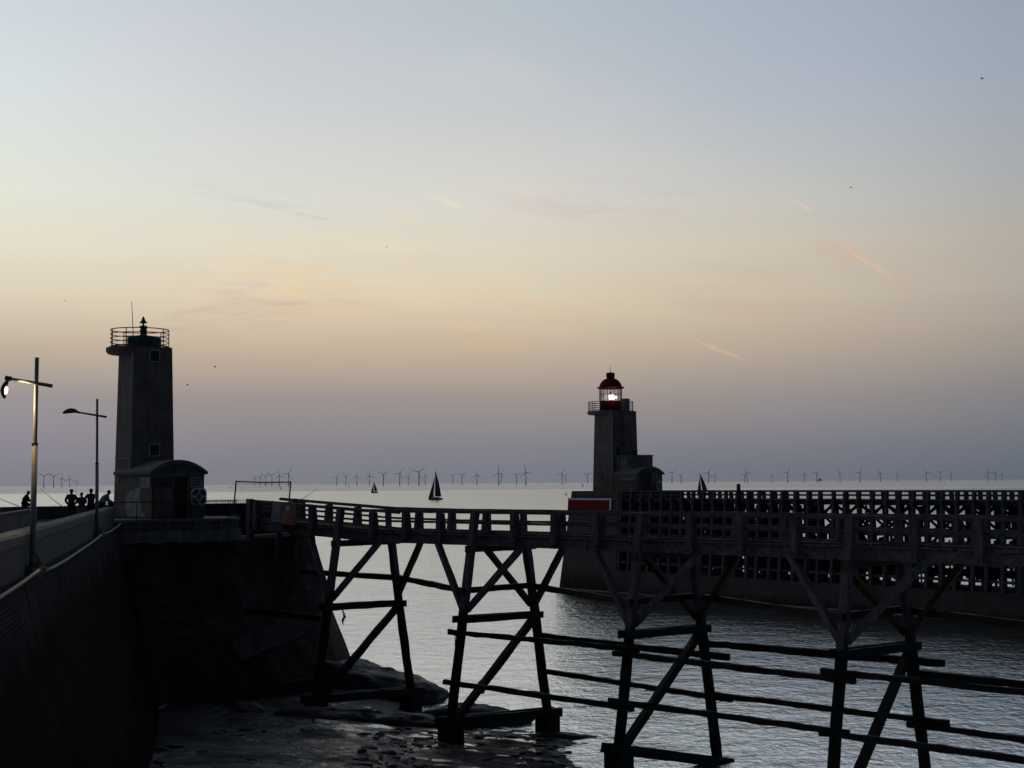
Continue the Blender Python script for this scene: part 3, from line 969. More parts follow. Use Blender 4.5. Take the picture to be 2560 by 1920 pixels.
# ------------------------------------------------------------------ green lighthouse
def build_green():
    c = (3.99, 5.4)
    t = thing('green_lighthouse', 'square concrete lighthouse with small green lantern and ring railing, left of the bridge', 'lighthouse', pier(c[0], c[1], PLAT))
    zt = 20.62
    b = [(2.6, 4.16), (5.38, 4.16), (5.38, 6.6), (2.6, 6.6)]
    tp = [(2.77, 4.33), (5.21, 4.33), (5.21, 6.43), (2.77, 6.43)]
    vs = [pier(*p, PLAT - .05) for p in b] + [pier(*p, zt) for p in tp]
    MB().add(vs, [(0, 1, 5, 4), (1, 2, 6, 5), (2, 3, 7, 6), (3, 0, 4, 7), (4, 5, 6, 7), (3, 2, 1, 0)]).build('tower', 'tower', t)
    e = MB()
    p0, p1 = pier(2.6, 4.16, PLAT + 2.4), pier(2.77, 4.33, zt - .45)
    p0 = pier(2.64, 4.2, 13.2)
    e.beam(p0, p1, 0.12, 0.12, PU)
    e.build('corner_moulding', 'tower_trim', t)
    MB().beam(pier(2.61, 4.3, 14.05), pier(2.61, 6.4, 14.05), 0.06, 0.08).build('band', 'tower_trim', t)
    # gallery slab
    gc = (3.88, 6.0)
    ring = [(gc[0] + 1.95 * math.cos(a), gc[1] + 1.95 * math.sin(a)) for a in [2 * math.pi * k / 40 for k in range(40)]]
    ring = [(min(u, 5.2), max(v, 4.34)) for u, v in ring]
    low = [(gc[0] + (u - gc[0]) * 0.93, gc[1] + (v - gc[1]) * 0.93) for u, v in ring]
    low = [(min(u, 5.2), max(v, 4.34)) for u, v in low]
    n = 40
    vs = [pier(*p, zt - .34) for p in low] + [pier(*p, zt - .20) for p in ring] + [pier(*p, zt + .02) for p in ring]
    fs = [tuple(range(n))[::-1], tuple(2 * n + k for k in range(n))]
    for i in range(2):
        fs += [(i * n + k, i * n + (k + 1) % n, (i + 1) * n + (k + 1) % n, (i + 1) * n + k) for k in range(n)]
    MB().add(vs, fs).build('gallery', 'tower', t)
    # railing
    rl = MB()
    rr = 1.70
    for h, r in ((.07, .05), (.33, .026), (.58, .026), (.83, .026), (1.08, .032)):
        k0 = 48
        pts = [pier(gc[0] + rr * math.cos(2 * math.pi * k / k0), gc[1] + rr * math.sin(2 * math.pi * k / k0), zt + .03 + h) for k in range(k0 + 1)]
        rl.tube(pts, r, 6)
    for k in range(9):
        a = 2 * math.pi * k / 9 + 0.35
        p = pier(gc[0] + rr * math.cos(a), gc[1] + rr * math.sin(a), zt + .02)
        rl.tube([p, p + Z * 1.08], 0.028, 6)
    rl.build('gallery_railing', 'green', t)
    cc = pier(3.95, 5.65, zt)
    MB().lathe(cc, [(1.04, 0.0), (1.04, .1), (1.02, .62), (.96, .66), (.2, .80), (0, .81)], 8, False).build('lantern_drum', 'green', t)
    ln = MB().lathe(cc, [(.19, .76), (.17, .98), (.235, 1.02), (.235, 1.07), (.18, 1.09), (.18, 1.26), (.24, 1.29), (.24, 1.34), (.06, 1.36), (.06, 1.50), (.235, 1.52),
                         (.24, 1.55), (.13, 1.64), (.08, 1.80), (.02, 1.91), (0, 1.93)], 16)
    lo = ln.build('lantern', 'green', t)
    MB().lathe(cc, [(.17, 1.345), (.17, 1.52)], 16).build('lantern_glass', 'glass', lo)
    an = pier(3.25, 5.5, zt)
    MB().tube([an, an + Z * 1.0, an + Vector((-.10, 0, 2.75))], [.035, .025, .016], 6).build('antenna', 'dark_metal', t)
    for zc, px in ((20.08, 153.4), (14.55, 153.2)):
        vface = 4.16 + .17 * (zc - PLAT) / (zt - PLAT)
        u0 = 4.10
        f = MB()
        for du, dz, w, h in ((0, .335, .66, .05), (0, -.335, .66, .05), (-.305, 0, .05, .62), (.305, 0, .05, .62)):
            f.box(pier(u0 + du, vface, zc + dz), w, .09, h, (PU, PV, Z))
        fo = f.build('window', 'frame', t)
        MB().box(pier(u0, vface, zc), .56, .05, .62, (PU, PV, Z)).build('pane', 'glass_dark', fo)
    return t


build_green()


def guard_house(fr, W, D, z0, zs, za, name, label, sgn=1, t_roof=0.2, over=0.14):
    """barrel roofed hut; fr(u, v, z): u along the gable, v into the depth"""
    t = thing(name, label, 'hut', fr(W / 2, D / 2, z0))
    n = 16
    arc = []
    for k in range(n + 1):
        x = W * k / n
        arc.append((x, zs + (za - t_roof - zs) * (1 - ((x - W / 2) / (W / 2)) ** 2)))
    poly = [fr(0, 0, z0), fr(W, 0, z0)] + [fr(x, 0, z) for x, z in reversed(arc)]
    MB().ext(poly, fr(0, D, 0) - fr(0, 0, 0)).build('walls', 'tower', t)
    outer, inner = [], []
    for k in range(n + 1):
        x = -over + (W + 2 * over) * k / n
        q = (1 - ((x - W / 2) / (W / 2 + over)) ** 2)
        inner.append((x, zs + .004 + (za - t_roof - zs) * q - 0.06))
        outer.append((x, zs + .10 + (za - zs - .10) * q))
    poly = [fr(x, -over, z) for x, z in outer] + [fr(x, -over, z) for x, z in reversed(inner)]
    MB().ext(poly, fr(0, D + over, 0) - fr(0, 0, 0)).build('roof', 'roof', t)
    return t


def pane_window(t, fr, u, z, w, h, v=0.0, bars=0, m='glass_dark', fm='frame'):
    a, b = (fr(1, 0, 0) - fr(0, 0, 0)).normalized(), (fr(0, 1, 0) - fr(0, 0, 0)).normalized()
    f = MB()
    for du, dz, ww, hh in ((0, h / 2, w + .08, .05), (0, -h / 2, w + .08, .06), (-w / 2, 0, .05, h - .06), (w / 2, 0, .05, h - .06)):
        f.box(fr(u + du, v, z + dz), ww, .10, hh, (a, b, Z))
    for k in range(bars):
        f.box(fr(u - w / 2 + w * (k + 1) / (bars + 1), v, z), .022, .088, h - .06, (a, b, Z))
    for k in range(2 if bars > 2 else 0):
        f.box(fr(u, v, z - h / 2 + h * (k + 1) / 3), w - .05, .078, .022, (a, b, Z))
    o = f.build('window', fm, t)
    MB().box(fr(u, v, z), w, .05, h, (a, b, Z)).build('pane', m, o)
    return o


def lifebuoy(label, fr, u, z, v, w, h, ringm):
    a, b = (fr(1, 0, 0) - fr(0, 0, 0)).normalized(), (fr(0, 1, 0) - fr(0, 0, 0)).normalized()
    c = fr(u, v, z)
    t = thing('lifebuoy', label, 'lifebuoy', c, 'lifebuoys on the jetty huts')
    n = 20
    poly = []
    for k in range(n):
        th = 2 * math.pi * k / n
        q = (abs(math.cos(th)) ** 4 + abs(math.sin(th)) ** 4) ** -0.25
        poly.append(c + a * (math.cos(th) * q * w / 2) + Z * (math.sin(th) * q * h / 2))
    MB().ext(poly, b * 0.06).build('backboard', 'white', t)

    def arc(t0, t1, m, name):
        R0 = min(w, h) * 0.34
        pts = []
        for i in range(13):
            th = t0 + (t1 - t0) * i / 12
            pts.append(c - b * 0.04 + a * (math.cos(th) * R0) + Z * (math.sin(th) * R0 * 1.08))
        MB().tube(pts, R0 * 0.27, 10).build(name, m, t)
    for k in range(4):
        s = k * math.pi / 2 + math.pi / 4
        arc(s - 0.58, s + 0.58, ringm, 'ring_quarter')
        arc(s + 0.60, s + math.pi / 2 - 0.60, 'white', 'ring_band')
    MB().box(c - b * 0.02, w * .2, .03, h * .3, (a, b, Z)).build('notice', 'panel_grey', t)
    return t


def build_hut_left():
    fr = frame(pier(2.53, 0.92, 0), PU, PV)
    W, D = 3.18, 5.2
    t = guard_house(fr, W, D, PLAT - .05, 13.16, 13.93, 'guard_hut', 'barrel roofed concrete hut at the foot of the green lighthouse', over=.16)
    # lintel panel, pilasters, plinths
    g = MB()
    g.box(fr(W / 2, -.03, 13.06), W - .04, .14, .14, (PU, PV, Z))
    g.build('lintel', 'roof', t)
    p = MB()
    for u in (1.25, 2.18):
        p.box(fr(u, -.03, (PLAT + 12.95) / 2), .13, .12, 12.95 - PLAT, (PU, PV, Z))
    for u, w in ((.62, 1.1), (2.74, .80)):
        p.box(fr(u, -.02, (PLAT + 12.33) / 2), w, .1, 12.33 - PLAT, (PU, PV, Z))
    p.build('pilasters', 'tower', t)
    d = MB().box(fr(1.72, .0, (PLAT + 12.95) / 2), .78, .07, 12.9 - PLAT, (PU, PV, Z)).build('door', 'door_red', t)
    MB().box(fr(1.98, -.06, 11.65), .1, .05, .04, (PU, PV, Z)).build('handle', 'tower_trim', d)
    pane_window(t, fr, .62, 12.66, .92, .52, bars=5, m='glass_dark', fm='panel_grey')
    pane_window(t, fr, 2.66, 12.66, .62, .52, bars=3, m='panel_grey')
    MB().box(fr(1.62, -.05, 13.35), .42, .06, .42, (PU, PV, Z)).build('plaque', 'panel_grey', t)
    # left side
    fs = frame(fr(0, D, 0), -PV, PU)
    pane_window(t, fs, 4.35, 12.66, 1.35, .52, m='panel_grey')
    MB().box(fs(4.85, -.03, 12.66), .35, .08, .5, (PV, PU, Z)).build('shutter', 'pale', t)
    MB().box(fs(.45, -.03, 12.75), .12, .05, .42, (PV, PU, Z)).build('small_sign', 'pale', t)
    poly = [(1.7, 10.75), (1.45, 11.2), (1.5, 11.6), (1.75, 12.0), (2.2, 12.18), (2.6, 12.28), (2.75, 12.22), (2.8, 12.34), (3.6, 12.34), (3.65, 12.1), (3.5, 11.7),
            (3.75, 11.4), (3.8, 11.0), (4.3, 10.9), (4.3, 10.68), (3.3, 10.7), (2.9, 10.78), (2.4, 10.68)]
    MB().ext([fs(u, -.006, z) for u, z in poly], PU * 0.004).build('paint_patch', 'pale', t)
    poly = [(.5, 10.7), (.5, 11.35), (1.3, 11.35), (1.3, 10.7)]
    MB().ext([fs(u, -.006, z) for u, z in poly], PU * 0.004).build('paint_patch', mat('faded_paint', (.2, .2, .23), .9, .4, 3, streak=.5), t)
    lifebuoy('red and white lifebuoy on a white board, on the hut below the green lighthouse', fr, 2.78, 11.83, -.16, .98, 1.02, 'ring_red')


build_hut_left()


def build_platform_rail():
    t = thing('platform_railing', 'thin metal railing along the platform edge in front of the guard hut', 'railing', pier(3, .1, PLAT))
    edge = [jl(78.6, -.3, 0), pier(0.0, .22, 0), pier(2.7, .16, 0), pier(5.2, .14, 0), pier(6.9, .2, 0), pier(8.0, 1.3, 0)]
    top, mid = MB(), MB()
    for p, q in zip(edge, edge[1:]):
        a, b = Vector((p.x, p.y, 11.58)), Vector((q.x, q.y, 11.58))
        top.tube([a, b], .033, 8)
        mid.tube([a - Z * .86, b - Z * .86], .018, 6)
    top.build('handrail', 'dark_metal', t)
    mid.build('bottom_rail', 'dark_metal', t)
    for i, (p, q) in enumerate(zip(edge, edge[1:])):
        n = max(1, round((q - p).length / 1.7))
        for k in range(n):
            a = p.lerp(q, k / n)
            MB().tube([Vector((a.x, a.y, PLAT)), Vector((a.x, a.y, 11.58))], .026, 6).build('rail_post', 'dark_metal', t)
    b = MB()
    for p, q in zip(edge[2:], edge[3:]):
        L = (q - p).length
        for k in range(int(L / .13)):
            a = p.lerp(q, (k + .5) * .13 / L)
            b.tube([Vector((a.x, a.y, 10.72)), Vector((a.x, a.y, 11.56))], .009, 4, False)
    b.build('balusters', 'dark_metal', t)
    # solid sea wall on the far side of the platform, with a low comb of bars on it
    w = thing('sea_parapet', 'dark solid parapet on the seaward side of the platform, behind the railing', 'wall', pier(9, 9, PLAT))
    q = [at(204, 505, 94.5), at(246, 504.5, 95.5), at(272, 505.5, 98.5), at(300, 506, 102)]
    q = [Vector((p.x, p.y, 0)) for p in q]
    m = MB()
    for a, c in zip(q, q[1:]):
        d = (c - a).normalized()
        m.ext([a + Z * 9.3, c + Z * 9.3, c + Z * 11.32, a + Z * 11.32], Vector((-d.y, d.x, 0)) * .4)
    m.build('wall', mat('mossy_concrete', (.02, .026, .022), .9, .4, 1.5, .01, 10), w)
    cb = MB()
    for k in range(26):
        p = q[0].lerp(q[1], k / 26)
        cb.tube([p + Z * 11.3 + Vector((0, .2, 0)), p + Z * 11.58 + Vector((0, .2, 0))], .018, 5)
    cb.build('comb_of_bars', 'dark_metal', w)


build_platform_rail()


def build_mesh_fence():
    a, b = at(234.6, 498.5, 97), at(289.3, 499, 97)
    t = thing('mesh_fence', 'temporary wire mesh fence panel standing up behind the bridge end', 'fence', (a.x, a.y, 10.3))
    a2, b2 = at(236.2, 481.4, 97), at(290.8, 482.0, 97)
    a0, b0 = a + (a - a2) * 0.6, b + (b - b2) * 0.6
    f = MB()
    f.tube([a0, a2 + Z * .05], .05, 8)
    f.tube([b0, b2 + Z * .05], .05, 8)
    mid = a2.lerp(b2, .5) - Z * .05
    f.tube([a2, mid, b2], .04, 8)
    f.build('fence_frame', 'dark_metal', t)
    g = MB()
    n = 30
    for k in range(1, n):
        g.tube([a0.lerp(b0, k / n), a2.lerp(b2, k / n)], .0045, 3, False)
    for k in range(1, 10):
        g.tube([a0.lerp(a2, k / 10), b0.lerp(b2, k / 10)], .0045, 3, False)
    g.build('wire_mesh', 'galv', t)


build_mesh_fence()

# ------------------------------------------------------------------ timber footbridge
BE, BP = Vector((.694, -.720, 0)), Vector((.720, .694, 0))
B0 = Vector((-9.69, 86.0, 0))
BAY = 11.34


def br(s, w, z):
    return B0 + BE * s + BP * w + Vector((0, 0, z))


def lift(s):                       # the bridge climbs a little to the pier
    return 0.0 if s > 2 else 0.045 * (2 - s)


ANG = 0.165


def leg_w(z):                      # how far the legs have spread at a height
    return (11.07 - z) * ANG


def build_bridge():
    t = thing('timber_footbridge', 'long weathered timber footbridge on braced trestles crossing the foreground', 'bridge', br(11, 1.6, 9.9))
    S0, S1 = -9.3, 46.5
    SN = BAY / 4
    # deck boards
    d = MB()
    s = S0
    while s < S1:
        wd = random.uniform(.17, .24)
        if random.random() > .03:
            d.box(br(s + wd / 2, 1.58 + random.uniform(-.04, .04), 9.80 + lift(s) + random.uniform(-.012, .016)), wd - .015, 3.35, .075, (BE, BP, Z))
        s += wd
    d.build('deck_boards', 'deck_timber', t)
    for w0 in (0.12, 1.6, 3.1):
        m = MB()
        s = S0
        while s < S1 - .1:
            e = min(s + BAY / 2, S1)
            m.beam(br(s + .01, w0, 9.51 + lift(s)), br(e - .01, w0, 9.51 + lift(e)), .26, .48, n=8, jit=.012)
            s = e
        m.build('stringer', 'deck_timber', t)
    e = MB()
    s = S0
    while s < S1 - .1:              # kerb boards along both deck edges, with gaps
        f = min(s + random.uniform(2.2, 3.0), S1)
        for w0 in (.22, 3.0):
            e.beam(br(s + .06, w0, 9.895 + lift(s)), br(f - .06, w0, 9.895 + lift(f)), .14, .11, n=3, jit=.008)
        s = f
    e.build('kerb_board', 'rail_timber', t)
    for w0, st in ((-.02, -9.2), (3.2, -10.7)):
        for nm, z, hh, ww, a, b in (('top_rail', 11.0, .17, .2, st, S1), ('mid_rail', 10.44, .12, .09, st, S1), ('low_rail', 10.74, .09, .07, st, 1.2)):
            m = MB()
            s = a
            while s < b - .1:
                f = min(s + SN * 2, b)
                m.beam(br(s, w0, z + lift(s)), br(f, w0, z + lift(f)), ww, hh, n=5, jit=.008)
                s = f
            m.build(nm, 'rail_timber', t)
    # posts
    k = -3
    while k * SN < S1:
        s = k * SN
        for w0, sg in ((-.16, -1), (3.36, 1)):
            if k % 4 == 0 and k >= 0:
                continue                       # the trestle leg itself rises here
            m = MB()
            m.beam(br(s, w0 + sg * .05, 9.27 + lift(s)), br(s, w0 + random.uniform(-.02, .02), 11.0 + lift(s)), .34, .17, BP, n=3, jit=.008)
            m.beam(br(s, w0 - sg * .34, 9.9 + lift(s)), br(s, w0 - sg * .22, 10.9 + lift(s)), .22, .15, BP)
            p = m.build('rail_post', 'timber', t)
            c = br(s, w0 + sg * .15, 9.46 + lift(s))
            MB().tube([c - BP * .03, c + BP * .03], .045, 8).build('bolt', 'dark_metal', p)
        k += 1
    # start post at the pier
    MB().beam(br(-9.25, -.1, 9.2), br(-9.25, -.1, 11.62), .42, .3, BP).build('end_post', 'timber', t)
    MB().beam(br(-9.25, 3.2, 9.2), br(-9.25, 3.2, 11.6), .42, .3, BP).build('end_post', 'timber', t)
    MB().beam(br(-8.9, .15, 10.5), br(-7.0, .15, 11.3), .05, .09).build('diagonal_lath', 'conduit', t)
    # raking struts from the pier face to the first span
    m = MB()
    m.beam(br(-6.4, .12, 9.2 + lift(-6)), br(-8.8, .9, 6.2), .3, .3, n=3, jit=.01)
    m.beam(br(-4.5, .3, 9.2 + lift(-4)), br(-6.6, 1.0, 5.8), .3, .3, n=3, jit=.01)
    m.build('pier_strut', 'timber', t)

    ground = {0: (.0, -.9), 1: (-.5, -1.0), 2: (-1.3, -1.6), 3: (-2.5, -2.6), 4: (-2.6, -2.6)}
    sill = {0: (.5, .26), 1: (.5, .18), 2: (.6, -1.12), 3: (-1.6, -1.7), 4: (-1.6, -1.7)}
    for i in range(5):
        s = BAY * i
        g = ground[i]
        tr = None
        # legs
        nw, fwd = -.16, 3.36
        wn = lambda z: nw - leg_w(z)
        wf = lambda z: fwd + leg_w(z) - (11.07 - 9.4) * ANG * 0.55
        m = MB()
        m.beam(br(s, wn(g[0] - .3), g[0] - .3), br(s, wn(11.02), 11.02 + lift(s)), .36, .34, BP, n=14, jit=.016)
        tr = m.build('trestle', 'timber', t)
        MB().beam(br(s, wf(g[1] - .4), g[1] - .4), br(s, wf(9.3), 9.3), .36, .36, BP, n=12, jit=.022).build('far_leg', 'timber', tr)
        m = MB()
        m.beam(br(s, 3.36, 9.3), br(s, 3.3, 11.0 + lift(s)), .36, .2, BP)
        m.build('upper_post', 'timber', tr)
        # cap
        MB().beam(br(s, -.75, 9.12), br(s, 4.1, 9.12), .34, .34, n=6, jit=.012).build('cap_beam', 'cap_timber', tr)
        # mid cross beams, one each side of the legs
        zz = 5.52
        for o in (-.27, .27):
            MB().beam(br(s + o, wn(zz) - .42, zz + .06), br(s + o, wf(zz) + .30, zz - .04), .15, .36, n=8, jit=.015).build('cross_beam', 'wet_timber', tr)
        # lower diagonal
        MB().beam(br(s, wf(5.3) - .15, 5.3), br(s, wn(.6 if i < 3 else -1) + .3, .55 if i < 3 else -1.2), .34, .34, BE, n=8, jit=.02).build('diagonal_brace', 'wet_timber', tr)
        # raking struts fore and aft, near and far
        for w_t, wfun, nm in ((.1, wn, 'near_strut'), (3.12, wf, 'far_strut')):
            for sg in (-1, 1):
                if i == 0 and nm == 'far_strut' and sg == -1:
                    continue
                off = .2 if nm == 'near_strut' else -.2
                MB().beam(br(s + sg * .12, wfun(6.05) + off * .4, 6.0), br(s + sg * 3.25, w_t, 9.34), .26, .3, BP, n=6, jit=.012).build(nm, 'timber' if nm == 'near_strut' else 'cap_timber', tr)
        # sill and feet
        a, b = sill[i]
        for o in (-.3, .3):
            MB().beam(br(s + o, wn(a) - .75, a + .06), br(s + o, wf(b) + .75, b), .2, .46, n=8, jit=.02).build('sill_beam', 'wet_timber', tr)
        for w0, gg, tp in ((wn(a), g[0], a), (wf(b), g[1], b)):
            if tp - gg > .2:
                hgt = tp - .2 - (gg - .6)
                MB().box(br(s, w0, gg - .6 + hgt / 2), .95, .95, hgt, (BE, BP, Z)).build('footing', 'wet_timber', tr)
    # long walings low down, spliced at the legs
    def waling(s0, s1, side, z0, z1, w=.2, h=.25, off=.3):
        f = (lambda z: -.16 - leg_w(z) - off) if side == 'near' else (lambda z: 3.36 + leg_w(z) - .15 + off)
        MB().beam(br(s0, f(z0), z0), br(s1, f(z1), z1), w, h, n=18, jit=.03).build('waling', 'wet_timber', t)
    waling(BAY - .6, 2 * BAY + .9, 'near', 4.93, 4.98)
    waling(2 * BAY - .6, 3 * BAY + .9, 'near', 4.72, 4.60)
    waling(3 * BAY - .7, 4 * BAY + 2, 'near', 4.86, 4.85)
    waling(BAY - .3, 2 * BAY + 1.2, 'far', 4.3, 4.15, h=.32)
    waling(2 * BAY - .3, 3 * BAY + 1.3, 'far', 4.72, 4.8, h=.32)
    waling(3 * BAY - .5, 4 * BAY + 2, 'far', 4.25, 4.2, h=.32)
    waling(BAY - .55, 2 * BAY + .9, 'near', 2.45, 2.42)
    waling(2 * BAY - .6, 3 * BAY + .8, 'near', 2.62, 2.6)
    waling(3 * BAY - .55, 4 * BAY + 2, 'near', 2.5, 2.5)
    waling(BAY, 2 * BAY + 1.1, 'far', 2.4, 2.1)
    waling(2 * BAY, 3 * BAY + 1.2, 'far', 2.25, 2.25)
    waling(3 * BAY - .8, 4 * BAY + 2, 'far', 2.0, 1.9)
    # level wind braces
    m = MB()
    m.beam(at(245, 610.6, 86.2), br(-.2, -.16 - leg_w(4.95) - .25, 4.95), .24, .34, n=10, jit=.015)
    m.build('wind_brace', 'wet_timber', t)
    fz = lambda z: 3.36 + leg_w(z) - .15
    nz = lambda z: -.16 - leg_w(z)
    m = MB()
    m.beam(at(300, 571.8, 91.5), br(.1, fz(7) + .3, 6.95), .2, .32, n=8, jit=.02)
    m.build('wind_brace', 'wet_timber', t)
    for i in (0, 1, 2, 3):
        s = BAY * i
        m = MB()
        m.beam(br(s + .1, fz(7) + .3, 6.95), br(s + BAY + .2, nz(7) - .3, 7.02), .2, .3, n=10, jit=.02)
        m.build('wind_brace', 'wet_timber', t)
        if i:
            m = MB()
            m.beam(br(s - .25, nz(7), 7.0), br(s - .25, fz(7) + .2, 7.02), .16, .3, n=4, jit=.015)
            m.build('wind_brace', 'wet_timber', t)
    return t


build_bridge()


def notices():
    a, b = br(-8.15, -.36, 0), br(-6.1, -.36, 0)
    for nm, label, s0, s1, zt, m in (('notice_board', 'red notice board with white text lines and emblem at the bridge entrance', -5.42, -3.9, (11.34, 11.27), 'sign_red'),
                                     ('notice_board', 'blue grey notice board with a faded picture, left of the red notice', -6.35, -5.45, (11.40, 11.36), 'sign_blue')):
        w = -.42
        H = 1.2 if m == 'sign_red' else 1.12
        t = thing(nm, label, 'sign', br((s0 + s1) / 2, w, zt[0] - H))
        lean = .14
        q = lambda f, g: br(s0 + (s1 - s0) * f - lean * g, w - .05 * g, zt[0] + (zt[1] - zt[0]) * f - H * g)
        MB().ext([q(0, 0), q(1, 0), q(1, 1), q(0, 1)], BP * .03).build('board', m, t)
        lab = MB()

        def strip(f0, f1, g0, g1):
            lab.ext([q(f0, g0) - BP * .004, q(f1, g0) - BP * .004, q(f1, g1) - BP * .004, q(f0, g1) - BP * .004], BP * .002)
        if m == 'sign_red':
            strip(.30, .52, .08, .30)
            lab.build('emblem', 'white', t)
            lab = MB()
            for g, f0, f1 in ((.38, .14, .6), (.47, .1, .75), (.53, .1, .68), (.63, .08, .45), (.64, .36, .46), (.74, .08, .82), (.80, .08, .7), (.90, .1, .85)):
                strip(f0, f1, g, g + .022)
            lab.build('text_lines', mat('faded_lettering', (.5, .3, .3), .8, .2, 5), t)
        else:
            strip(.5, .95, .3, .44)
            strip(.1, .4, .06, .2)
            lab.build('picture_patch', 'pale', t)
            lab = MB()
            for k in range(9):
                f = random.uniform(.05, .8)
                g = random.uniform(.55, .9)
                strip(f, f + .1, g, g + random.uniform(.03, .08))
            lab.build('picture_specks', 'panel_grey', t)


notices()

# ------------------------------------------------------------------ north jetty and red lighthouse
QG, QD = Vector((.627, -.779, 0)), Vector((.779, .627, 0))
Q0 = Vector((6.4, 189.0, 0))
nj = frame(Q0, QG, QD)              # (along, depth away from the channel, z)
NT = 11.42


def build_north():
    # concrete head
    t = thing('concrete_pier', 'solid concrete pier head that carries the red lighthouse across the channel', 'pier', nj(3, 5, -1))
    prof = [(-1.55, -2.5), (-.2, 8.0), (.25, NT)]
    L = 10.2
    vs = []
    for (o, z) in prof:
        a0 = o * 1.0 - .2
        vs += [nj(a0 + 1.5, -o * .0 - (0.25 - o) * .55 + .0, z), nj(a0 - .05 + .35, 1.3, z), nj(a0, 3.0, z), nj(a0, 10.5, z), nj(L, 10.5, z), nj(L, -(0.25 - o) * .55, z)]
    fs = []
    for i in range(2):
        for k in range(6):
            fs.append((i * 6 + k, i * 6 + (k + 1) % 6, i * 6 + 6 + (k + 1) % 6, i * 6 + 6 + k))
    fs += [tuple(range(6))[::-1], tuple(12 + k for k in range(6))]
    MB().add(vs, fs).build('pier_body', mat('pier_concrete', (.075, .068, .066), .9, .35, .5, .02, 5, tide=(1.2, (.02, .02, .021), .8), streak=.8), t)
    # red warning panel with its white frame on the channel face
    p = thing('red_warning_panel', 'long red panel in a white frame on the pier wall below the red lighthouse', 'sign', nj(4.7, -.4, 9.7))
    fr2 = lambda a, z: nj(a, -.14 - (NT - z) * .075, z)
    MB().ext([fr2(1.1, 8.9), fr2(8.75, 8.9), fr2(8.75, 10.32), fr2(1.1, 10.32)], QD * .06).build('panel', 'red', p)
    f = MB()
    f.ext([fr2(1.0, 10.32), fr2(9.05, 10.32), fr2(9.05, 10.56), fr2(1.0, 10.56)], QD * .08)
    f.ext([fr2(8.75, 8.8), fr2(9.05, 8.8), fr2(9.05, 10.316), fr2(8.75, 10.316)], QD * .08)
    f.build('white_frame', 'white', p)
    hk = MB()
    for a in (2.2, 3.9, 5.6, 7.3):
        hk.box(nj(a, -.14, 10.75), .16, .14, .22, (QG, QD, Z))
    hk.build('bracket', 'dark_metal', p)

    # timber jetty
    t = thing('timber_jetty', 'long double decked timber jetty on a concrete base wall across the channel', 'jetty', nj(36, 3, -1))
    A0, A1 = 10.3, 64.2
    m = MB()
    vs = []
    seg = 28
    for i in range(seg + 1):
        a = A0 + (A1 + 46 - A0) * i / seg
        w = random.uniform(-.06, .06)
        vs += [nj(a, -1.6, -2.5), nj(a, -.85 + w, 2.02 + w), nj(a, 7.2, 2.02 + w), nj(a, 8, -2.5)]
    fs = []
    for i in range(seg):
        for k in range(4):
            fs.append((i * 4 + k, i * 4 + (k + 1) % 4, i * 4 + 4 + (k + 1) % 4, i * 4 + 4 + k))
    fs += [(3, 2, 1, 0), tuple(seg * 4 + k for k in range(4))]
    m.add(vs, fs).build('base_wall', mat('base_concrete', (.05, .047, .047), .9, .4, .4, .03, 4, tide=(-.1, (.008, .009, .009), .5), streak=.5), t)
    m = MB()
    m.ext([nj(1.0, -2.3, -2.5), nj(110, -2.3, -2.5), nj(110, -2.3, -.58), nj(1.0, -2.3, -.58)], QD * 1.0)
    m.build('ledge', mat('shaded_ledge', (.02, .02, .018), .8, .4, .6), t)  # shade of the ledge face put into its dark colour
    m = MB()
    m.ext([nj(1.0, -2.32, -.576), nj(110, -2.32, -.576), nj(110, -2.32, -.47), nj(1.0, -2.32, -.47)], QD * .5)
    m.build('ledge_edge', mat('sky_lit_ledge', (.2, .18, .12), .8, .4, .6), t)  # pale strip paints the skylight on the ledge top
    sp = 1.68
    n = int((A1 - A0) / sp) + 1
    for i in range(n):
        a = A0 + .5 + i * sp + random.uniform(-.12, .12)
        f = MB()
        f.beam(nj(a + random.uniform(-.1, .1), -.75, 2.0), nj(a, 0, NT - .06), random.uniform(.3, .4), .34, QD)
        f.beam(nj(a, 6.9, 2.0), nj(a, 6.2, NT - .06), .36, .34, QD)
        f.beam(nj(a, 2.1, 2.0), nj(a, 2.1, 10.2), .32, .32, QD)
        f.beam(nj(a, 4.2, 2.0), nj(a, 4.2, 10.2), .32, .32, QD)
        f.beam(nj(a, -.4, 10.2), nj(a, 6.6, 10.2), .3, .4)
        f.beam(nj(a, -.5, 7.1), nj(a, 6.7, 7.1), .28, .36)
        f.beam(nj(a, -.6, 4.4), nj(a, 6.8, 4.4), .28, .34)
        if i % 2 == 0:
            f.beam(nj(a + .2, -.3, 7.3), nj(a + .2, 6.4, 10.0), .14, .28)
        else:
            f.beam(nj(a + .2, 6.5, 7.3), nj(a + .2, -.2, 10.0), .14, .28)
        if i % 3 == 0:
            f.beam(nj(a - .2, -.5, 2.3), nj(a - .2, 6.6, 6.9), .14, .28)
        f.build('timber_frame', 'old_timber', t)
    m = MB()
    s = A0
    while s < A1:
        m.box(nj(s + .1, 3.1, 10.50 + random.uniform(-.015, .015)), .19, 6.5, .09, (QG, QD, Z))
        s += .2
    m.build('deck_boards', 'old_timber', t)
    for d in (-.02, 6.22):
        m = MB()
        m.beam(nj(A0, d, NT - .02), nj(A1, d, NT - .02), .3, .16, n=40, jit=.012)
        m.build('top_rail', 'old_timber', t)
        m = MB()
        m.beam(nj(A0, d, 10.98), nj(A1, d, 10.98), .1, .12, n=40, jit=.01)
        m.build('mid_rail', 'old_timber', t)
    m = MB()
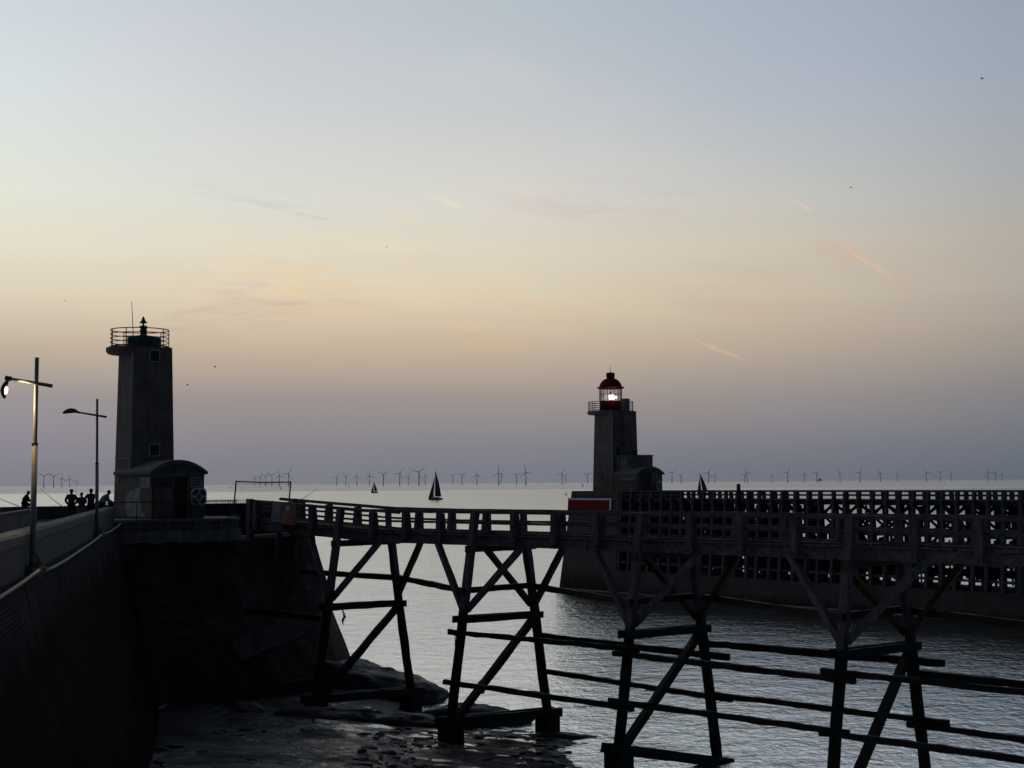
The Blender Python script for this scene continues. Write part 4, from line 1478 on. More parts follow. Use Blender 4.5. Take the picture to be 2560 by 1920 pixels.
    for d, z, h in ((.30, 10.26, .34), (6.0, 10.26, .34), (-.35, 8.75, .3), (6.35, 8.6, .34), (-.1, 7.2, .3), (6.5, 7.2, .42), (2.3, 7.2, .3), (-.35, 5.6, .26), (6.5, 5.5, .5),
                    (-.5, 4.5, .3), (6.6, 4.4, .5), (4.4, 4.4, .3), (4.4, 3.2, .34), (6.7, 3.3, .6), (-.62, 3.0, .26), (4.4, 6.0, .26), (4.4, 8.6, .26)):
        m.beam(nj(A0, d, z), nj(A1, d, z), .2, h, n=30, jit=.015)
    m.build('waling', 'old_timber', t)
    m = MB()
    for i in range(0, n - 2, 2):
        a = A0 + .5 + i * sp
        m.beam(nj(a, 6.62, 7.3), nj(a + 2 * sp, 6.2, 10.1), .12, .26)
        m.beam(nj(a + 2 * sp, 6.75, 7.3), nj(a, 6.35, 10.1), .12, .26)
        if i % 4 == 0:
            m.beam(nj(a, 4.5, 2.3), nj(a + 2 * sp, 4.45, 6.8), .12, .26)
        else:
            m.beam(nj(a + 2 * sp, 6.95, 2.3), nj(a, 6.7, 6.8), .12, .26)
    m.build('diagonal_brace', 'old_timber', t)
    m = MB()
    a = A0
    while a < A1 - .3:
        w = random.uniform(.2, .34)
        if random.random() < (.86 if a < 44 else .5):
            m.box(nj(a + w / 2, 6.78, 4.35 + random.uniform(-.3, .3)), w - .02, .08, random.uniform(3.6, 5.2), (QG, QD, Z))
        if random.random() < (.42 if a < 36 else .16):
            m.box(nj(a + w / 2, 6.5, 8.6), w - .02, .08, random.uniform(2.2, 2.9), (QG, QD, Z))
        if random.random() < (.5 if a < 50 else .3):
            m.box(nj(a + w / 2, 2.6, 4.0 + random.uniform(-1, 1)), w, .08, random.uniform(1.5, 4.2), (QG, QD, Z))
        a += w
    m.build('boarding', 'old_timber', t)
    # landward block
    b = thing('harbour_wall', 'dark solid wall that closes the timber jetty at the right edge', 'wall', nj(80, 4, -1))
    m = MB()
    vs = []
    for a in (A1 + .1, 72, 85, 110):
        vs += [nj(a, -.9, 2.0), nj(a, -.1, NT + .1), nj(a, 7, NT + .1), nj(a, 7.6, 2.0)]
    fs = []
    for i in range(3):
        for k in range(4):
            fs.append((i * 4 + k, i * 4 + (k + 1) % 4, i * 4 + 4 + (k + 1) % 4, i * 4 + 4 + k))
    fs += [(3, 2, 1, 0), tuple(12 + k for k in range(4))]
    m.add(vs, fs).build('wall', mat('dark_harbour_wall', (.022, .023, .024), .9, .5, .6, .03, 4, streak=.5), b)
    # mooring post
    c = at(738.6, 491, 165.2)
    o = MB().tube([Vector((c.x, c.y, 9.6)), Vector((c.x, c.y, 12.12)), Vector((c.x, c.y, 12.22))], [.21, .21, .17], 12).build('mooring_post', 'mark')
    tag(o, 'short black round post rising above the rail of the far timber jetty', 'post')
    return t


build_north()


def build_red():
    t = thing('red_lighthouse', 'concrete lighthouse with lit lantern under a red dome, across the channel', 'lighthouse', nj(3.4, 5.8, NT))
    zt = 21.45
    b = [(1.55, 3.55), (5.25, 3.55), (5.25, 8.0), (1.55, 8.0)]
    tp = [(1.95, 3.62), (5.2, 3.62), (5.2, 7.75), (1.95, 7.75)]
    vs = [nj(*p, NT - .05) for p in b] + [nj(*p, zt) for p in tp]
    MB().add(vs, [(0, 1, 5, 4), (1, 2, 6, 5), (2, 3, 7, 6), (3, 0, 4, 7), (4, 5, 6, 7), (3, 2, 1, 0)]).build('tower', 'tower', t)
    MB().beam(nj(5.25, 3.55, 13.6), nj(5.2, 3.62, 21.0), .13, .13, QG).build('corner_moulding', 'tower_trim', t)
    for z in (15.9, 17.3):
        f = (z - NT) / (zt - NT)
        MB().box(nj(3.5, 3.55 + .07 * f, z), 3.3, .05, .07, (QG, QD, Z)).build('band', 'roof', t)
    cx = (2.6, 5.8)
    n = 44
    ring = [(min(cx[0] + 3.0 * math.cos(2 * math.pi * k / n), 5.3), cx[1] + 3.0 * math.sin(2 * math.pi * k / n)) for k in range(n)]
    low = [(min(cx[0] + 2.8 * math.cos(2 * math.pi * k / n), 5.25), cx[1] + 2.8 * math.sin(2 * math.pi * k / n)) for k in range(n)]
    vs = [nj(*p, zt - .40) for p in low] + [nj(*p, zt - .28) for p in ring] + [nj(*p, zt + .03) for p in ring]
    fs = [tuple(range(n))[::-1], tuple(2 * n + k for k in range(n))]
    for i in range(2):
        fs += [(i * n + k, i * n + (k + 1) % n, (i + 1) * n + (k + 1) % n, (i + 1) * n + k) for k in range(n)]
    MB().add(vs, fs).build('gallery', 'tower', t)
    rl = MB()
    rr = 2.85
    for h, r in ((.08, .035), (.35, .03), (.62, .03), (.90, .03), (1.18, .04)):
        rl.tube([nj(min(cx[0] + rr * math.cos(2 * math.pi * k / 48), 5.15), cx[1] + rr * math.sin(2 * math.pi * k / 48), zt + .03 + h) for k in range(49)], r, 6)
    for k in range(14):
        a = 2 * math.pi * k / 14 + .1
        p = nj(min(cx[0] + rr * math.cos(a), 5.15), cx[1] + rr * math.sin(a), zt + .03)
        rl.tube([p, p + Z * 1.18], .035, 6)
    rl.build('gallery_railing', 'rust', t)
    cc = nj(*cx, zt + .03)
    MB().lathe(cc, [(0, 0), (1.43, 0), (1.43, 1.30), (1.36, 1.34), (0, 1.35)], 32).build('lantern_drum', 'red', t)
    ln = MB().lathe(cc, [(1.40, 1.34), (1.40, 2.86)], 32).build('lantern_glass', 'glass', t)
    bars = MB()
    nb = 18
    for k in range(nb):
        a = 2 * math.pi * (k + .5) / nb
        p = cc + Vector((1.42 * math.cos(a), 1.42 * math.sin(a), 1.32))
        bars.tube([p, p + Z * 1.54], .04, 5)
    bars.tube([cc + Vector((1.43 * math.cos(2 * math.pi * k / 36), 1.43 * math.sin(2 * math.pi * k / 36), 2.16)) for k in range(37)], .025, 5)
    bars.build('glazing_bar', 'rust', ln)
    lamp = MB()
    pc = cc + Vector((.1, -1.02, 1.74))
    lamp.lathe(pc, [(.0, -.28), (.16, -.24), (.27, -.08), (.29, 0), (.26, .12), (.15, .25), (0, .28)], 16)
    lo = lamp.build('beacon_lamp', 'beam', t)
    MB().lathe(cc, [(.78, 1.42), (.92, 1.62), (.95, 1.78), (.90, 1.98), (.72, 2.14)], 24).build('lens', emit('lens_glow', (.95, .93, .85), .28), lo)
    MB().lathe(cc + Vector((.60, -.85, 1.74)), [(0, -.1), (.09, -.05), (.11, 0), (.08, .07), (0, .1)], 12).build('side_lamp', 'beam', lo)
    MB().lathe(cc, [(.1, 1.34), (.1, 1.45), (.06, 1.46), (.06, 2.5)], 8).build('lamp_pedestal', 'dark_metal', lo)
    pl = bpy.data.lights.new('beacon_light', 'POINT')
    pl.energy = 14
    pl.color = (1, .97, .88)
    pl.shadow_soft_size = .3
    po = bpy.data.objects.new('beacon_light', pl)
    COL.objects.link(po)
    po.parent = lo
    po.location = WM[t].inverted() @ (pc + Vector((0, -.7, .35)))
    dm = MB().lathe(cc, [(1.40, 2.86), (1.62, 2.9), (1.76, 3.03), (1.76, 3.07), (1.46, 3.10), (1.42, 3.28), (1.32, 3.54), (1.12, 3.82), (.86, 4.04), (.54, 4.19), (.48, 4.2)], 32).build('dome', 'red', t)
    MB().lathe(cc, [(.46, 4.15), (.5, 4.30), (.54, 4.36), (.54, 4.52), (.6, 4.54), (.6, 4.58), (.54, 4.6), (.54, 4.86), (.56, 4.9), (.3, 4.95), (.06, 4.97)], 20).build('vent', 'red', dm)
    MB().tube([cc + Z * 4.95, cc + Z * 5.1, cc + Z * 5.85], [.06, .035, .015], 6).build('spike', 'rust', dm)
    # stair turret on the landward face
    MB().box(nj(5.5, 5.6, (14.2 + 22.95) / 2), .72, .85, 22.95 - 14.2, (QG, QD, Z)).build('stair_turret', 'tower', t)
    fr = frame(nj(5.22, 3.5, 0), QD, -QG)          # u along depth, v into the tower
    pane_window(t, fr, .95, 16.0, .85, 1.9, v=-.02)
    pane_window(t, fr, 1.75, 16.45, .4, .8, v=-.02)
    pane_window(t, fr, 1.65, 20.55, .42, .75, v=-.0)
    pane_window(t, fr, 3.75, 16.1, .85, 1.0, v=-.06)
    # porthole on the channel face
    c = nj(2.85, 3.54, 13.4)
    pts = [c - QD * .04 + QG * (.38 * math.cos(2 * math.pi * k / 24)) + Z * (.48 * math.sin(2 * math.pi * k / 24)) for k in range(24)]
    po = MB().tube(pts + [pts[0]], .07, 6).build('porthole', 'tower_trim', t)
    MB().ext([p - QD * .0 for p in pts], QD * .03).build('pane', 'glass_dark', po)

    # hut
    frh = frame(nj(9.6, 3.62, 0), QD, -QG)
    h = guard_house(frh, 4.27, 4.3, NT - .05, 13.45, 14.42, 'keeper_hut', 'barrel roofed keeper hut joined to the red lighthouse, across the channel', over=.22, t_roof=.24)
    d = MB().box(frh(1.5, -.01, NT + 1.15), 1.35, .08, 2.3, (QD, -QG, Z)).build('door', 'door_wood', h)
    MB().box(frh(2.0, -.07, NT + 1.1), .06, .06, .2, (QD, -QG, Z)).build('handle', 'dark_metal', d)
    p = MB()
    for u in (.72, 2.28):
        p.box(frh(u, -.05, NT + 1.15), .14, .14, 2.3, (QD, -QG, Z))
    p.box(frh(1.5, -.05, NT + 2.36), 1.9, .2, .12, (QD, -QG, Z))
    p.build('door_frame', 'roof', h)
    pane_window(h, frh, 1.1, 13.85, .4, .28, m='glass_dark')
    pane_window(h, frh, 1.9, 13.85, .4, .28, m='glass_dark')
    pane_window(h, frh, 2.9, 13.0, .6, .6, m='panel_grey')
    frs = frame(nj(5.3, 3.62, 0), QG, QD)
    pane_window(h, frs, 1.95, 13.05, 1.35, .55, m='panel_grey')
    pane_window(h, frs, 3.3, 13.05, .95, .55, m='panel_grey')
    MB().box(frs(2.5, -.08, 12.7), 2.9, .2, .1, (QG, QD, Z)).build('sill', 'roof', h)
    lifebuoy('small white lifebuoy board on the keeper hut beside the red lighthouse', frh, 3.55, 12.05, -.2, .9, 1.15, 'navy_cloth')
    # rounded upper room above the hut
    u = thing('lookout_room', 'rounded lookout room with grey panels on the roof of the keeper hut', 'lookout', nj(7.2, 6, 14))
    poly = []
    for k in range(13):
        a = -math.pi / 2 + math.pi * k / 12 - .0
        poly.append((7.2 + 1.75 * math.cos(a), 6.0 + 2.0 * math.sin(a)))
    poly = [(5.3, 4.0)] + poly + [(5.3, 8.0)]
    MB().ext([nj(x, y, 13.7) for x, y in poly], (0, 0, 2.0)).build('walls', 'tower', u)
    cen = (6.8, 6.0)
    MB().ext([nj(cen[0] + (x - cen[0]) * 1.05, cen[1] + (y - cen[1]) * 1.05, 15.704) for x, y in poly], (0, 0, .14)).build('roof_slab', 'roof', u)
    for a in (5.75, 6.5, 7.2):
        MB().box(nj(a, 3.97, 14.95), .62, .08, 1.0, (QG, QD, Z)).build('panel', 'panel_grey', u)
    return t


build_red()

# ------------------------------------------------------------------ people
def person(label, loc, yaw, pose, top, legs, hair, h=1.75, shoes='black_cloth', sleeve=True):
    t = thing('person', label, 'person', loc, rz=yaw)
    k = h / 1.75
    J = {'pelvis': (0, 0, .96), 'waist': (0, 0, 1.12), 'chest': (0, .01, 1.32), 'neck': (0, .0, 1.49), 'jaw': (0, .03, 1.57), 'head': (0, .02, 1.65), 'crown': (0, .0, 1.715)}
    rad = {'pelvis': .135, 'waist': .125, 'chest': .145, 'neck': .055, 'jaw': .07, 'head': .088, 'crown': .062}
    E = [('pelvis', 'waist'), ('waist', 'chest'), ('chest', 'neck'), ('neck', 'jaw'), ('jaw', 'head'), ('head', 'crown')]
    for sd, sx in (('l', -1), ('r', 1)):
        J.update({'sh' + sd: (.19 * sx, 0, 1.42), 'el' + sd: (.25 * sx, -.02, 1.15), 'wr' + sd: (.25 * sx, .06, .92), 'pa' + sd: (.25 * sx, .08, .84),
                  'hp' + sd: (.095 * sx, 0, .9), 'kn' + sd: (.105 * sx, .03, .5), 'an' + sd: (.11 * sx, -.02, .09), 'to' + sd: (.13 * sx, .14, .035)})
        rad.update({'sh' + sd: .062, 'el' + sd: .043, 'wr' + sd: .03, 'pa' + sd: .032, 'hp' + sd: .095, 'kn' + sd: .06, 'an' + sd: .042, 'to' + sd: .04})
        E += [('chest', 'sh' + sd), ('sh' + sd, 'el' + sd), ('el' + sd, 'wr' + sd), ('wr' + sd, 'pa' + sd), ('pelvis', 'hp' + sd), ('hp' + sd, 'kn' + sd), ('kn' + sd, 'an' + sd), ('an' + sd, 'to' + sd)]
    J.update(pose)
    for sd, sx in (('l', -1), ('r', 1)):       # five fingers
        p = Vector(J['pa' + sd])
        d = (p - Vector(J['wr' + sd])).normalized()
        a = d.cross(Vector((0, 1, 0)))
        a = a.normalized() if a.length > .1 else Vector((1, 0, 0))
        for q, (off, ln) in enumerate(((-.03, .07), (-.01, .085), (.01, .08), (.03, .062))):
            f1, f2 = 'f%s%d' % (sd, q), 'g%s%d' % (sd, q)
            J[f1] = p + d * (.03 + ln * .5) + a * off
            J[f2] = p + d * (.03 + ln) + a * off + Vector((0, .02, 0))
            rad[f1], rad[f2] = .010, .008
            E += [('pa' + sd, f1), (f1, f2)]
        f1, f2 = 't%s1' % sd, 't%s2' % sd
        J[f1] = p + d * .01 - a * .045
        J[f2] = p + d * .05 - a * .06
        rad[f1], rad[f2] = .011, .009
        E += [('pa' + sd, f1), (f1, f2)]

    def skin(name, names, grow, m, root, parent, cut=None):
        idx = {n: i for i, n in enumerate(names)}
        me = bpy.data.meshes.new(name)
        es = [(idx[a], idx[b]) for a, b in E if a in idx and b in idx]
        me.from_pydata([Vector(J[n]) * k for n in names], es, [])
        o = bpy.data.objects.new(name, me)
        COL.objects.link(o)
        o.parent = parent
        md = o.modifiers.new('skin', 'SKIN')
        md.use_smooth_shade = True
        sv = me.skin_vertices[0].data
        for n in names:
            r = (rad[n] + (grow.get(n, grow['*']))) * k
            sv[idx[n]].radius = (r, r)
            sv[idx[n]].use_root = (n == root)
        sb = o.modifiers.new('sub', 'SUBSURF')
        sb.levels = sb.render_levels = 2
        me.materials.append(M[m])
        return o
    skin('body', list(J), {'*': 0}, 'skin', 'pelvis', t)
    g = {'*': .03, 'chest': .055, 'waist': .06, 'pelvis': .055}
    arms = ['shl', 'shr', 'ell', 'elr'] + (['wrl', 'wrr'] if sleeve else [])
    skin('shirt', ['pelvis', 'waist', 'chest'] + arms, g, top, 'waist', t)
    skin('trousers', ['pelvis', 'hpl', 'hpr', 'knl', 'knr', 'anl', 'anr'], {'*': .025}, legs, 'pelvis', t)
    for sd in 'lr':
        skin('shoe', ['an' + sd, 'to' + sd], {'*': .012}, shoes, 'an' + sd, t)
    hd, cr, jw = Vector(J['head']), Vector(J['crown']), Vector(J['jaw'])
    ax = (cr - hd).normalized()
    import bmesh
    bm = bmesh.new()
    bmesh.ops.create_uvsphere(bm, u_segments=14, v_segments=10, radius=.105 * k)
    q = ax.to_track_quat('Z', 'Y')
    back = Vector((0, -1, 0))
    dele = [v for v in bm.verts if v.co.z < -.03 * k and v.co.y > -.02]
    bmesh.ops.delete(bm, geom=dele, context='VERTS')
    me = bpy.data.meshes.new('hair')
    for v in bm.verts:
        v.co = q @ v.co + (hd + ax * .012 + Vector((0, -.012, 0))) * k
    bm.to_mesh(me)
    bm.free()
    me.polygons.foreach_set('use_smooth', [True] * len(me.polygons))
    me.materials.append(M[hair])
    o = bpy.data.objects.new('hair', me)
    COL.objects.link(o)
    o.parent = t
    return t


def floor_at(px, Y, z=10.53):
    p = at(px, 500, Y)
    return Vector((p.x, p.y, z))


# seated on the sea wall, bent over his hands, facing right
sit = {'pelvis': (0, 0, .16), 'waist': (0, .02, .34), 'chest': (0, .10, .55), 'neck': (0, .17, .70), 'jaw': (0, .27, .74), 'head': (0, .25, .81), 'crown': (0, .22, .875),
       'shl': (-.19, .12, .64), 'shr': (.19, .12, .64), 'ell': (-.22, .24, .40), 'elr': (.22, .24, .40), 'wrl': (-.10, .42, .28), 'wrr': (.10, .42, .28),
       'pal': (-.05, .50, .25), 'par': (.05, .50, .25), 'hpl': (-.1, .03, .13), 'hpr': (.1, .03, .13), 'knl': (-.13, .48, .13), 'knr': (.13, .48, .13),
       'anl': (-.13, .50, -.30), 'anr': (.13, .50, -.30), 'tol': (-.14, .65, -.36), 'tor': (.14, .65, -.36)}
p0 = at(24.0, 507.9, 83.9)
person('person in black sitting hunched on the sea wall, head bowed', (p0.x, p0.y, 11.33), R(-80), sit, 'black_cloth', 'black_cloth', 'hair', 1.72)
pock = {'ell': (-.30, -.06, 1.16), 'elr': (.30, -.06, 1.16), 'wrl': (-.20, .10, .98), 'wrr': (.20, .10, .98), 'pal': (-.17, .14, .92), 'par': (.17, .14, .92)}
person('person in a maroon shirt standing with elbows out, back to us', floor_at(71.4, 80.4), R(12), pock, 'red_cloth', 'khaki_cloth', 'hair', 1.78)
cross = {'ell': (-.27, .03, 1.17), 'elr': (.27, .03, 1.17), 'wrl': (-.06, .20, 1.16), 'wrr': (.06, .22, 1.12), 'pal': (.04, .23, 1.16), 'par': (-.04, .24, 1.12)}
person('shorter person with grey hair and pale trousers, between two taller anglers', floor_at(81.6, 80.6), R(14), cross, 'grey_cloth', 'stone_cloth', 'grey_hair', 1.60, 'shoe')
wide = {'ell': (-.34, -.02, 1.18), 'elr': (.32, -.02, 1.16), 'wrl': (-.32, .1, .96), 'wrr': (.22, .12, .95), 'pal': (-.32, .14, .88), 'par': (.2, .15, .88)}
person('broad person in a dark navy shirt standing left of the far lamp post', floor_at(91.0, 80.4), R(16), wide, 'navy_cloth', 'black_cloth', 'hair', 1.80)
bend = {'pelvis': (0, -.12, .93), 'waist': (0, -.05, 1.10), 'chest': (0, .10, 1.27), 'neck': (0, .22, 1.42), 'jaw': (0, .33, 1.45), 'head': (0, .31, 1.53), 'crown': (0, .28, 1.60),
        'shl': (-.18, .14, 1.36), 'shr': (.18, .14, 1.36), 'ell': (-.2, .24, 1.12), 'elr': (.2, .24, 1.12), 'wrl': (-.17, .40, 1.02), 'wrr': (.17, .40, 1.02),
        'pal': (-.16, .47, 1.0), 'par': (.16, .47, 1.0), 'hpl': (-.1, -.12, .88), 'hpr': (.1, -.12, .88)}
person('person in a pale blue shirt leaning forward, right of the far lamp post', floor_at(103.2, 80.9), R(-62), bend, 'blue_cloth', 'black_cloth', 'hair', 1.84)


def rod(label, a, b, r0=.022, r1=.010):
    m = a.lerp(b, .55) - Z * .06
    o = MB().tube([a, m, b], [r0, (r0 + r1) / 2, r1], 6).build('fishing_rod', 'dark_metal')
    tag(o, label, 'fishing rod', 'fishing rods propped on the jetty')


rod('fishing rod leaning on the sea wall between the near lamp and the maroon shirt', at(69, 511.5, 79.6), at(40, 488.0, 84.5))
rod('fishing rod reaching in from the left edge towards the seated person', at(18.6, 506.2, 84), at(-9, 493.5, 86))
rod('short fishing rod tip above the grey haired person', at(80.5, 496, 83.5), at(75.2, 490.3, 85), .016, .010)
rod('lone fishing rod rising behind the bridge railing', at(298, 501, 101), at(316.8, 489, 103))
o = boulder('tackle_bag', None, Vector((*at(111.2, 501.5, 81.4).xy, 11.5)), (.17, .17, .2), 4.0, m='black_cloth', sub=3)
tag(o, 'small black bag hung at the railing corner by the green lighthouse', 'bag')

# ------------------------------------------------------------------ boats
def sailboat(label, px, py_water, H, Lh, heel, rz, sails=(1, 1), group='sailing boats out at sea'):
    d = ray(px, py_water)
    Y = abs((EYE.z - WATER) * d.y / d.z)
    p = EYE + d * (Y / d.y)
    t = thing('sailboat', label, 'sailing boat', (p.x, p.y, WATER), group, rz)
    n = 14
    vs = []
    for zf, wf in ((-.25, .55), (.35, .9), (Lh * .13, 1.0)):
        for k in range(n):
            a = 2 * math.pi * k / n
            x = math.cos(a) * Lh / 2 * (1.0 if zf > 1 else .95)
            y = math.sin(a) * Lh * .14 * wf * (1 - max(0, math.cos(a)) ** 3 * .6)
            vs.append((x, y, zf))
    fs = [(i * n + k, i * n + (k + 1) % n, (i + 1) * n + (k + 1) % n, (i + 1) * n + k) for i in range(2) for k in range(n)]
    fs += [tuple(range(n))[::-1], tuple(2 * n + k for k in range(n))]
    MB().add(vs, fs, False).build('hull', 'hull', t, True)
    c = MB()
    c.box((-Lh * .05, 0, Lh * .13 + .3), Lh * .42, Lh * .16, .9)
    c.build('cabin', 'cabin', t, True)
    mx = Lh * .08
    top = (mx - heel, 0, H)
    MB().tube([(mx, 0, .5), top], .14, 6).build('mast', 'sail', t, True)
    if sails[0]:
        m = MB()
        b0, b1 = Vector((mx - .5, 0, Lh * .085 + 1.8)), Vector((-Lh * .40, .6, Lh * .085 + 1.6))
        tp = Vector((mx - heel - .2, 0, H - .3))
        rows = 8
        vs = []
        for i in range(rows + 1):
            f = i / rows
            l0 = b0.lerp(tp, f)
            l1 = b1.lerp(tp, f) + Vector((-math.sin(f * math.pi) * Lh * .05, math.sin(f * math.pi) * .9, 0))
            vs += [l0, l0.lerp(l1, .5) + Vector((0, .7 * math.sin(f * math.pi), 0)), l1]
        fs = [(i * 3 + j, i * 3 + j + 1, i * 3 + 4 + j, i * 3 + 3 + j) for i in range(rows) for j in range(2)]
        m.add(vs, fs, True).build('mainsail', 'sail', t, True)
        MB().tube([b0, b1], .1, 5).build('boom', 'sail', t, True)
    if sails[1]:
        m = MB()
        b0, b1 = Vector((Lh * .49, 0, Lh * .1)), Vector((mx + .6, .5, Lh * .085 + .8))
        tp = Vector((mx - heel * .8 + .3, 0, H * .78))
        rows = 6
        vs = []
        for i in range(rows + 1):
            f = i / rows
            l0, l1 = b0.lerp(tp, f), b1.lerp(tp, f)
            vs += [l0, l0.lerp(l1, .5) + Vector((0, .6 * math.sin(f * math.pi), 0)), l1]
        fs = [(i * 3 + j, i * 3 + j + 1, i * 3 + 4 + j, i * 3 + 3 + j) for i in range(rows) for j in range(2)]
        m.add(vs, fs, True).build('jib', 'sail', t, True)
    return t


sailboat('large dark sailed yacht nearest the bridge rail, left of the red lighthouse', 435.5, 499.8, 24.0, 12.0, .8, R(180))
sailboat('smaller dark sailed yacht left of the large yacht', 374.6, 492.9, 17.0, 11.0, -.8, R(180))
sailboat('dark sailed yacht half hidden behind the far timber jetty', 703, 494.2, 23.0, 13.0, -2.4, R(180))
sailboat('tiny leaning sailing boat seen through the mesh fence', 280.7, 488.8, 9.5, 7.0, -2.2, R(0), (1, 0))
sailboat('tiny sailing boat on the horizon above the bridge, left of the two yachts', 349, 487.0, 10.0, 7, 0, R(180), (1, 0))
sailboat('tiny pale boat on the horizon just left of the mesh fence', 230.4, 488.2, 8.0, 8.0, .5, R(180), (1, 0))
sailboat('tiny low boat on the horizon behind the mesh fence corner', 241.9, 488.3, 3.2, 7.5, 0, R(180), (1, 0))
sailboat('tiny boat on the horizon close to the left side of the red lighthouse', 582.5, 486.4, 10, 8, 0, R(180), (1, 0))
p = at_z(566, 495.2, WATER)
t = thing('buoy', 'small dark buoy floating left of the red lighthouse', 'buoy', (p.x, p.y, WATER))
MB().lathe((0, 0, 0), [(0, -.4), (1.3, -.2), (1.4, .4), (.9, .8), (.25, 1.0), (.25, 2.6), (0, 2.7)], 12).build('float', 'hull', t, True)
MB().box((0, 0, 3.0), .8, .8, .8).build('topmark', 'hull', t, True)

# ------------------------------------------------------------------ wind farm
def build_turbines():
    proto = thing('wind_turbine', None, 'wind turbine', (0, 0, WATER), 'wind turbines of the offshore wind farm')
    MB().lathe((0, 0, 0), [(5.6, 0), (5.6, 14), (3.9, 14.1), (3.5, 50), (2.6, 100), (0, 100.1)], 12).build('tower', 'turbine', proto, True)
    MB().box((0, 2, 101.5), 5.5, 15, 6).build('nacelle', 'turbine', proto, True)
    r = MB()
    for k in range(3):
        a = 2 * math.pi * k / 3
        d = Vector((math.sin(a), 0, math.cos(a)))
        e = Vector((math.cos(a), 0, -math.sin(a)))
        prof = [(2, 1.6), (9, 3.2), (20, 2.8), (45, 1.8), (66, .7)]
        vs = []
        for rr, w in prof:
            c = d * rr
            vs += [c + e * w + Vector((0, .4, 0)), c + e * w * .2 - Vector((0, .7, 0)), c - e * w * .9, c + Vector((0, .9, 0))]
        fs = [(i * 4 + j, i * 4 + (j + 1) % 4, i * 4 + 4 + (j + 1) % 4, i * 4 + 4 + j) for i in range(4) for j in range(4)]
        fs += [(3, 2, 1, 0), (16, 17, 18, 19)]
        r.add(vs, fs, True)
    r.lathe((0, 0, 0), [(0, -2.6), (1.6, -2), (2.4, 0), (2.4, 1.5), (0, 2.6)], 10)
    ro = r.build('rotor', 'turbine', proto, True)
    ro.location = (0, -8.0, 101.5)
    rows = [
        ('behind the near lamp post', [(43.8, 11, 60), (53.6, 10.4, 60), (61.9, 8.7, 0), (69.4, 8.0, 2), (76.5, 5.2, 20)]),
        ('above the mesh fence', [(254.9, 6.6, 0), (260.1, 8.1, 30), (265.7, 8.9, 58), (271.9, 10, 58), (279.3, 10, -8), (288.4, 11.8, 30)]),
        ('between the mesh fence and the large yacht', [(336.6, 7.8, 28), (345.9, 7.8, 57), (356.8, 8.3, 3), (369.5, 9, -10), (383.3, 10.4, 56), (399.7, 11.2, 29), (408.3, 7.3, 24), (418.9, 12.7, 50), (425.2, 7.9, 8)]),
        ('between the large yacht and the red lighthouse', [(452.9, 7.9, 58), (462, 9, 55), (476.9, 9.3, 0), (498.6, 11.6, -3), (501, 8.0, 20), (516.6, 8.6, 57), (525.9, 12.2, -12), (562, 9.7, 28), (565.8, 7.2, 52), (587.6, 8.2, 60)]),
        ('between the red lighthouse and the lone black post', [(672, 9.6, 54), (681, 7.6, 50), (708.6, 10, 25), (714.8, 7, 18)]),
        ('right of the lone black post', [(744.7, 7.5, 30), (747.2, 8.9, -28), (772.1, 5.8, 0), (787.7, 9.7, 26), (804.5, 7, 14), (816.8, 8.5, 38), (840.2, 8, -26), (860, 9.4, 26), (880.5, 8, -18), (897.4, 6.7, -8)]),
        ('near the right edge of the picture', [(926.6, 8.5, -25), (940.5, 8, 59), (951.7, 6.3, -18), (988.3, 8.4, -6), (995.7, 7.6, 33), (1002, 6.4, 12)]),
    ]
    ords = ['first', 'second', 'third', 'fourth', 'fifth', 'sixth', 'seventh', 'eighth', 'ninth', 'tenth']
    first = True
    for where, row in rows:
        for i, (px, hp, ph) in enumerate(row):
            Y = 100 * F / hp
            p = at(px, 484, Y)
            o = proto if first else copy_tree(proto)
            first = False
            o.location = (p.x, p.y, WATER)
            last = i == len(row) - 1
            o['label'] = '%s wind turbine from the left %s' % (ords[i], where)
            o.rotation_euler = (0, 0, math.atan2(p.x, p.y) * -1 + random.uniform(-.25, .25))
            for ch in [x for x in COL.objects if x.parent == o]:
                if ch.name.startswith('rotor'):
                    ch.rotation_euler = (0, R(ph), 0)
    p = at(819.5, 483, 15500)
    t = thing('substation', 'boxy offshore substation platform among the wind turbines on the right', 'platform', (p.x, p.y, WATER))
    MB().box((0, 0, 21), 34, 22, 15).build('topside', 'turbine', t, True)
    MB().box((4, 0, 32), 18, 14, 7).build('roof_block', 'turbine', t, True)
    for x in (-13, 13):
        for y in (-8, 8):
            MB().tube([(x, y, -5), (x, y, 14)], 2.0, 8).build('leg', 'turbine', t, True)


build_turbines()

# ------------------------------------------------------------------ gulls
def gull(label, px, py, Y, span, bank, flap, rz):
    p = at(px, py, Y)
    t = thing('gull', label, 'bird', p, 'gulls in the evening sky', rz)
    MB().tube([(0, .28, .0), (0, .16, .02), (0, 0, 0), (0, -.18, 0), (0, -.32, .01)], [.02, .07, .09, .06, .02], 8).build('body', 'gull', t, True)
    for s in (-1, 1):
        ws = [(0.04, 0.10, .02), (span * .22, .14, .02 + flap), (span * .5, -.03, flap * .6), (span * .24, -.08, .02 + flap), (0.04, -.10, .02)]
        pts = [Vector((s * x, y, z + s * x * bank)) for x, y, z in ws]
        MB().ext(pts, (0, 0, .02)).build('wing', 'gull', t, True)


